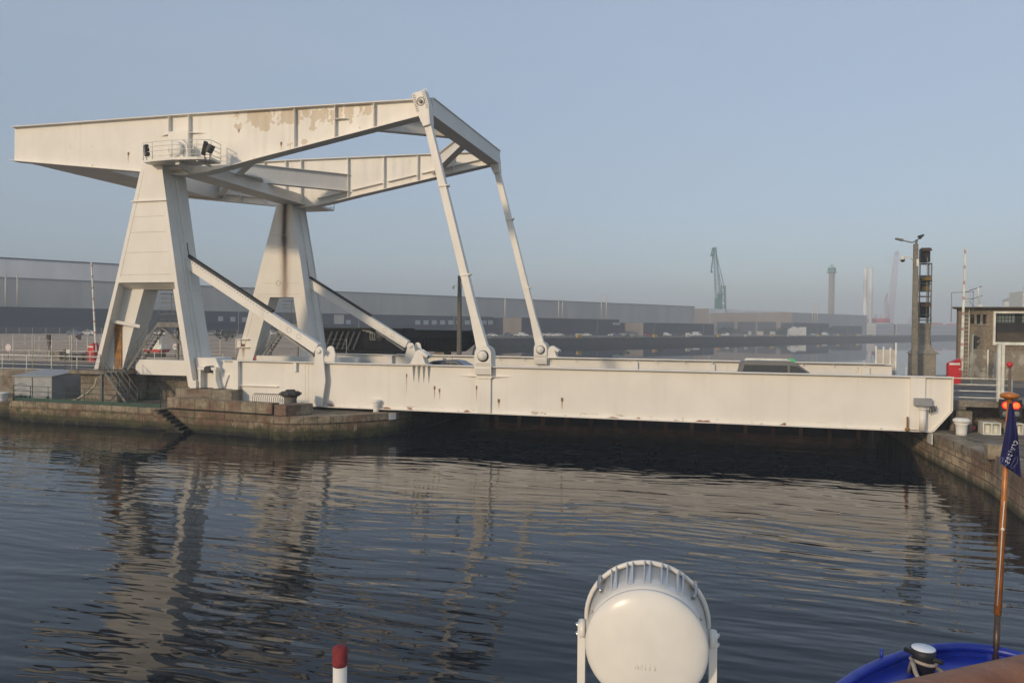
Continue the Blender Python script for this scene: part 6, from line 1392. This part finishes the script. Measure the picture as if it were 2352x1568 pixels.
# flagstaff and pennant
f0 = at(2286, 1508, Z=2.75); dpt = (f0-CAM).dot(CF)
FS = lambda x, y, k=0.0: CAM+ray(x, y)*(dpt+k)
f1 = FS(2318.5, 914)
t = thing('flagstaff', 'varnished orange wooden flagstaff with round truck on the blue bow', 'flagstaff', f0)
fj = f0+(f1-f0)*((1508-1410)/(1508-914.0)); r0 = 6.6/s_*0+6.8*dpt/FPX
mb = MB(); mb.tube(f0-Vector((0, 0, .25)), fj, r0*.9, r0*1.0, n=14); mb.build('socket', plain('brown_metal_socket', (.10, .065, .045), .35, .5, .3, 8), t)
mb = MB(); mb.tube(fj-(f1-f0)*.001, f1, r0*1.12, r0*.72, n=14); sp = mb.build('staff', M['wood'], t)
mb = MB(); dd_ = (f1-f0).normalized(); mb.lathe([(.02, -.02), (r0*2.4, 0), (r0*2.9, .02), (r0*2.7, .05), (r0*.8, .075)], f1, 18, dd_); mb.build('truck', M['wood'], t)
mb = MB(); hv = [FS(2307-.02*0, 1150, -.05), FS(2303, 1200, -.06), FS(2299.5, 1260, -.05), FS(2291, 1390, -.05)]; mb.path(hv, .006, 5); mb.ball(FS(2303, 1215, -.06), .022, 8); mb.build('halyard', plain('white_line', (.7, .68, .6), .7), t)
# pennant: triangle hanging in soft folds, lettering seen from behind
edgeL = [(2318, 926), (2313, 960), (2307, 1000), (2300, 1035), (2295, 1061)]; edgeR = [(2326, 926), (2333, 960), (2338.5, 1000), (2342, 1050), (2346, 1097)]
def pen(u, v, off=0.0):                                                # u across 0..1, v down 0..1
    k = v*(len(edgeL)-1); i = min(int(k), len(edgeL)-2); f = k-i
    L = (edgeL[i][0]+(edgeL[i+1][0]-edgeL[i][0])*f, edgeL[i][1]+(edgeL[i+1][1]-edgeL[i][1])*f); Rr = (edgeR[i][0]+(edgeR[i+1][0]-edgeR[i][0])*f, edgeR[i][1]+(edgeR[i+1][1]-edgeR[i][1])*f)
    x = L[0]+(Rr[0]-L[0])*u; y = L[1]+(Rr[1]-L[1])*u
    return FS(x, y, -.09+.055*v*math.sin(u*9.0+v*2.0)+.02*math.sin(v*9)+off)
mb = MB(); nu, nv = 24, 30
vs_ = [pen(i/nu, j/nv) for j in range(nv+1) for i in range(nu+1)] + [pen(i/nu, j/nv, .006) for j in range(nv+1) for i in range(nu+1)]
fs_ = []; o_ = (nu+1)*(nv+1)
for j in range(nv):
    for i in range(nu):
        a = j*(nu+1)+i; fs_ += [(a, a+1, a+nu+2, a+nu+1), (o_+a, o_+a+nu+1, o_+a+nu+2, o_+a+1)]
for i in range(nu): fs_ += [(i, o_+i, o_+i+1, i+1), (nv*(nu+1)+i, nv*(nu+1)+i+1, o_+nv*(nu+1)+i+1, o_+nv*(nu+1)+i)]
for j in range(nv): a = j*(nu+1); fs_ += [(a, a+nu+1, o_+a+nu+1, o_+a), (a+nu, o_+a+nu, o_+a+2*nu+1, a+2*nu+1)]
mb.add(vs_, fs_, True)
t = thing('pennant', 'dark blue pennant with white lettering seen from behind hanging on the flagstaff', 'flag', FS(2320, 926))
mb.build('cloth', plain('navy_cloth', (.012, .014, .085), .8, var=.15, scale=12), t)
M['lettering'] = plain('white_lettering', (.72, .74, .80), .7, var=.05)
STROKES = {'c': [[(.9, .8), (.6, 1), (.2, .85), (.1, .5), (.2, .15), (.6, 0), (.9, .2)]], 'r': [[(.2, 0), (.2, 1)], [(.2, .65), (.5, .95), (.85, .95)]], 'u': [[(.15, 1), (.15, .3), (.35, 0), (.7, .05), (.85, .35)], [(.85, 1), (.85, 0)]], 'i': [[(.5, 0), (.5, .95)], [(.5, 1.25), (.5, 1.32)]], 's': [[(.85, .85), (.55, 1), (.2, .88), (.25, .6), (.75, .42), (.82, .15), (.5, 0), (.15, .15)]], 'e': [[(.12, .52), (.88, .55), (.8, .88), (.5, 1), (.2, .85), (.1, .5), (.25, .12), (.55, 0), (.88, .18)]]}
mb = MB(); base0 = Vector((2334.5, 1012)); base1 = Vector((2313.5, 1061)); adv = (base1-base0)/6.6; up2 = Vector((-adv.y, adv.x)).normalized()*-9.5
if up2.x > 0: up2 = -up2
up2 = Vector((adv.y, -adv.x)).normalized()*9.0
def inv(x, y):                                                         # picture point on the pennant to (u, v)
    best = None
    for j in range(61):
        v = j/60; k = v*(len(edgeL)-1); i = min(int(k), len(edgeL)-2); f = k-i
        L = (edgeL[i][0]+(edgeL[i+1][0]-edgeL[i][0])*f, edgeL[i][1]+(edgeL[i+1][1]-edgeL[i][1])*f); Rr = (edgeR[i][0]+(edgeR[i+1][0]-edgeR[i][0])*f, edgeR[i][1]+(edgeR[i+1][1]-edgeR[i][1])*f)
        u = (x-L[0])/(Rr[0]-L[0]); e = abs(L[1]+(Rr[1]-L[1])*u-y)
        if best is None or e < best[0]: best = (e, u, v)
    return min(1, max(0, best[1])), best[2]
for k, ch in enumerate('cruises'):
    for stt in STROKES[ch]:
        pts = []
        for (sx, sy) in stt:
            P_ = base0+adv*(k+.1+sx*.8)-up2*(sy-.5)
            u, v = inv(P_.x, P_.y); pts.append(pen(u, v, -.006))
        mb.path(pts, .0045, 4)
mb.build('lettering', M['lettering'], t)
mb = MB()
for pl in ([(2296.5, 1057), (2299, 1050), (2304.5, 1050), (2302, 1060), (2297, 1063)], [(2308, 1070), (2314, 1066), (2321, 1071), (2330, 1055), (2338, 1046), (2336.5, 1062), (2326, 1075)]):
    mb.path([pen(*inv(x, y), -.006) for x, y in pl], .0028, 4, close=True)
mb.build('emblem_outline', plain('pale_blue_outline', (.25, .30, .55), .7), t)

# searchlight
SDEP = 3.05
sc_ = CAM+ray(1484, 1486)*SDEP
R0 = 140.5*SDEP/FPX
ax = (CAM-sc_).normalized(); ax = Vector((ax.x*.95, ax.y, -.10)).normalized()    # the back of the lamp points to the camera and a little up
t = thing('searchlight', 'big cream white round searchlight seen from behind on its yoke', 'searchlight', (sc_.x, sc_.y, 4.5))
mb = MB(); prof = [(R0*1.0, 0)] + [(R0*math.cos(a), R0*.27*math.sin(a)) for a in [math.radians(k*90/14) for k in range(1, 14)]] + [(.004, R0*.27)]
mb.lathe(prof, sc_, 56, ax); mb.build('back_cover', M['shipwhite'], t)
mb = MB(); mb.lathe([(R0*.985, -.001), (R0*1.0, -R0*.15), (R0*1.0, -R0*.95), (R0*.9, -R0*.97), (.01, -R0*.975)], sc_, 56, ax); mb.build('drum', M['shipwhite'], t)
up_ = Vector((0, 0, 1)); side = ax.cross(up_).normalized(); upp = side.cross(ax).normalized()*1.0
def rim_pt(a, r, z): return sc_+ax*z+(side*math.cos(a)+upp*math.sin(a))*r
mb = MB(); mb.path([rim_pt(k*math.pi/28, R0*1.05, -R0*.93) for k in range(56)], R0*.045, 10, close=True); mb.build('front_ring', M['shipwhite'], t)
for k, a in enumerate((58, 74, 90, 106, 122)):
    mb = MB(); a_ = math.radians(a)
    for o in (-.045, .045):
        rd = (side*math.cos(a_+o)+upp*math.sin(a_+o)); tg = ax.cross(rd).normalized()
        p0_ = sc_+rd*R0*1.002-ax*R0*.22; p1_ = sc_+rd*R0*1.002-ax*R0*.93
        mb.hexa([p0_-tg*.002, p0_+tg*.002, p1_+tg*.002, p1_-tg*.002, p0_-tg*.002+rd*.004, p0_+tg*.002+rd*.004, p1_+tg*.002+rd*R0*.10, p1_-tg*.002+rd*R0*.10])
    rd = (side*math.cos(a_)+upp*math.sin(a_)); tg = ax.cross(rd).normalized(); p0_ = sc_+rd*R0*1.004-ax*R0*.22; p1_ = sc_+rd*R0*1.004-ax*R0*.9; w_ = R0*.045
    mb.hexa([p0_-tg*w_, p0_+tg*w_, p1_+tg*w_, p1_-tg*w_, p0_-tg*w_+rd*.003, p0_+tg*w_+rd*.003, p1_+tg*w_+rd*.003, p1_-tg*w_+rd*.003])
    mb.build('vent_fin', plain('vent_fin_paint', (.50, .52, .54), .4), t)
for a in (42, 138):
    a_ = math.radians(a); mb = MB(); mb.path([rim_pt(a_, R0*1.03, -R0*.45), rim_pt(a_, R0*1.09, -R0*.6), rim_pt(a_, R0*1.11, -R0*.9), rim_pt(a_, R0*1.04, -R0*1.0)], R0*.035, 8); mb.build('clip', plain('chrome_clip', (.45, .45, .45), .2, 1.0, .05), t)
for a in (28, 150):
    a_ = math.radians(a); mb = MB(); mb.ball(rim_pt(a_, R0*1.015, -R0*.12), R0*.03, 8); mb.build('screw', M['bolt'], t)
mb = MB()
for s in (-1, 1):
    c = sc_-ax*R0*.45+side*s*R0*1.09; tip = c+Vector((0, 0, R0*.12)); ft = Vector((c.x, c.y, 4.5+.12))
    mb.bar(tip, ft, .032, .05, ax); mb.tube(c-side*s*R0*.06, c+side*s*R0*.03, R0*.16, n=14)
bx0 = sc_-ax*R0*.45; mb.bar(bx0+side*R0*1.14-Vector((0, 0, bx0.z-4.62)), bx0-side*R0*1.14-Vector((0, 0, bx0.z-4.62)), .05, .04); mb.tube((bx0.x, bx0.y, 4.501), (bx0.x, bx0.y, 4.61), .08, n=16); mb.build('yoke', M['shipwhite'], t)
for s in (-1, 1):
    mb = MB(); c = sc_-ax*R0*.45+side*s*R0*1.12
    for z in (.0, -.11): mb.ball(c+side*s*R0*.045+Vector((0, 0, R0*(.06+z*1.4))), R0*.045, 10)
    mb.build('yoke_bolt', plain('chrome_bolt', (.6, .6, .58), .2, 1.0, .05), t)
# raised maker's letters on the cover, same paint
LET = {'h': [[(.15, 0), (.15, 1.4)], [(.15, .7), (.5, .95), (.82, .7), (.82, 0)]], 'e': STROKES['e'], 'l': [[(.5, 0), (.5, 1.4)]], 'a': [[(.2, .85), (.55, 1), (.85, .7), (.85, 0)], [(.85, .5), (.4, .55), (.15, .28), (.4, 0), (.85, .25)]]}
mb = MB(); hL = R0*.085
for k, ch in enumerate('hella'):
    for stt in LET[ch]:
        pts = []
        for sx, sy in stt:
            lx_ = (k-2.5+sx*.85)*R0*.068; ly = -R0*.24+sy*hL; rr = math.hypot(lx_, ly)
            pts.append(sc_+side*lx_*-1+upp*ly+ax*(R0*.27*math.sqrt(max(0, 1-(rr/R0)**2))))
        mb.path(pts, R0*.008, 5)
mb.build('raised_lettering', M['shipwhite'], t)
# jackstaff: white pole with dull red cap
jd = 2.7; j1 = CAM+ray(781, 1482)*jd; j0 = CAM+ray(781, 1568)*jd; rj = 15.8*jd/FPX
j0 = Vector((j1.x, j1.y, 4.5)); capz = j1.z-46*jd/FPX
t = thing('marker_pole', 'white pole with dull red cap at the lower picture edge', 'pole', j0)
mb = MB(); mb.tube(j0, (j1.x, j1.y, capz), rj, n=24); mb.build('post', M['shipwhite'], t)
mb = MB(); mb.lathe([(rj*1.03, 0), (rj*1.1, .01), (rj*1.1, (j1.z-capz)*.75), (rj*.98, (j1.z-capz)*.92), (rj*.6, j1.z-capz), (.002, j1.z-capz+.002)], (j1.x, j1.y, capz+.001), 24); mb.build('cap', plain('dull_red_cap', (.20, .022, .025), .75, var=.35, scale=40, bump=.5), t)
# floodlights on the tower platform
def flood(p, d, w, h, label, tilt=0):
    p = Vector(p); t = thing('floodlight', label, 'floodlight', p, 'floodlights on the near tower platform'); d = Vector(d).normalized()
    mb = MB(); mb.bar(p-d*.12, p+d*.12, w, h); mb.build('casing', M['black'], t, bevel=.02)
    mb = MB(); mb.bar(p+d*.122, p+d*.15, w*.9, h*.9); mb.build('lens', M['glass'], t)
    mb = MB(); mb.tube(p-Vector((0, 0, h/2)), p-Vector((0, 0, h/2+.45)), .03, n=6); mb.build('bracket', M['galv'], t)
flood(at(337, 346, Y=41.35), (-.6, -.8, -.15), .45, .72, 'dark floodlight at the left end of the near tower platform')
flood(at(470, 341, Y=41.4), (.75, .5, -.2), .5, .85, 'upright dark floodlight at the right end of the near tower platform')
flood(at(482, 342, Y=41.5), (.9, .1, -.5), .5, .55, 'tilted grey floodlight outermost at the right of the near tower platform')

# ---------------------------------------------------------------- air
def haze():
    mb = MB(); mb.box(-1600, 1650, -70, 3100, -4, 125)
    m = bpy.data.materials.new('haze_air'); m.use_nodes = True; nt = m.node_tree; nt.nodes.remove(nt.nodes['Principled BSDF'])
    v = nt.nodes.new('ShaderNodeVolumePrincipled'); v.inputs['Color'].default_value = (.78, .88, 1.0, 1); v.inputs['Density'].default_value = .0008; v.inputs['Anisotropy'].default_value = -0.2
    nt.links.new(v.outputs[0], nt.nodes['Material Output'].inputs['Volume'])
    o = mb.build('haze', m); o['kind'] = 'stuff'
haze()
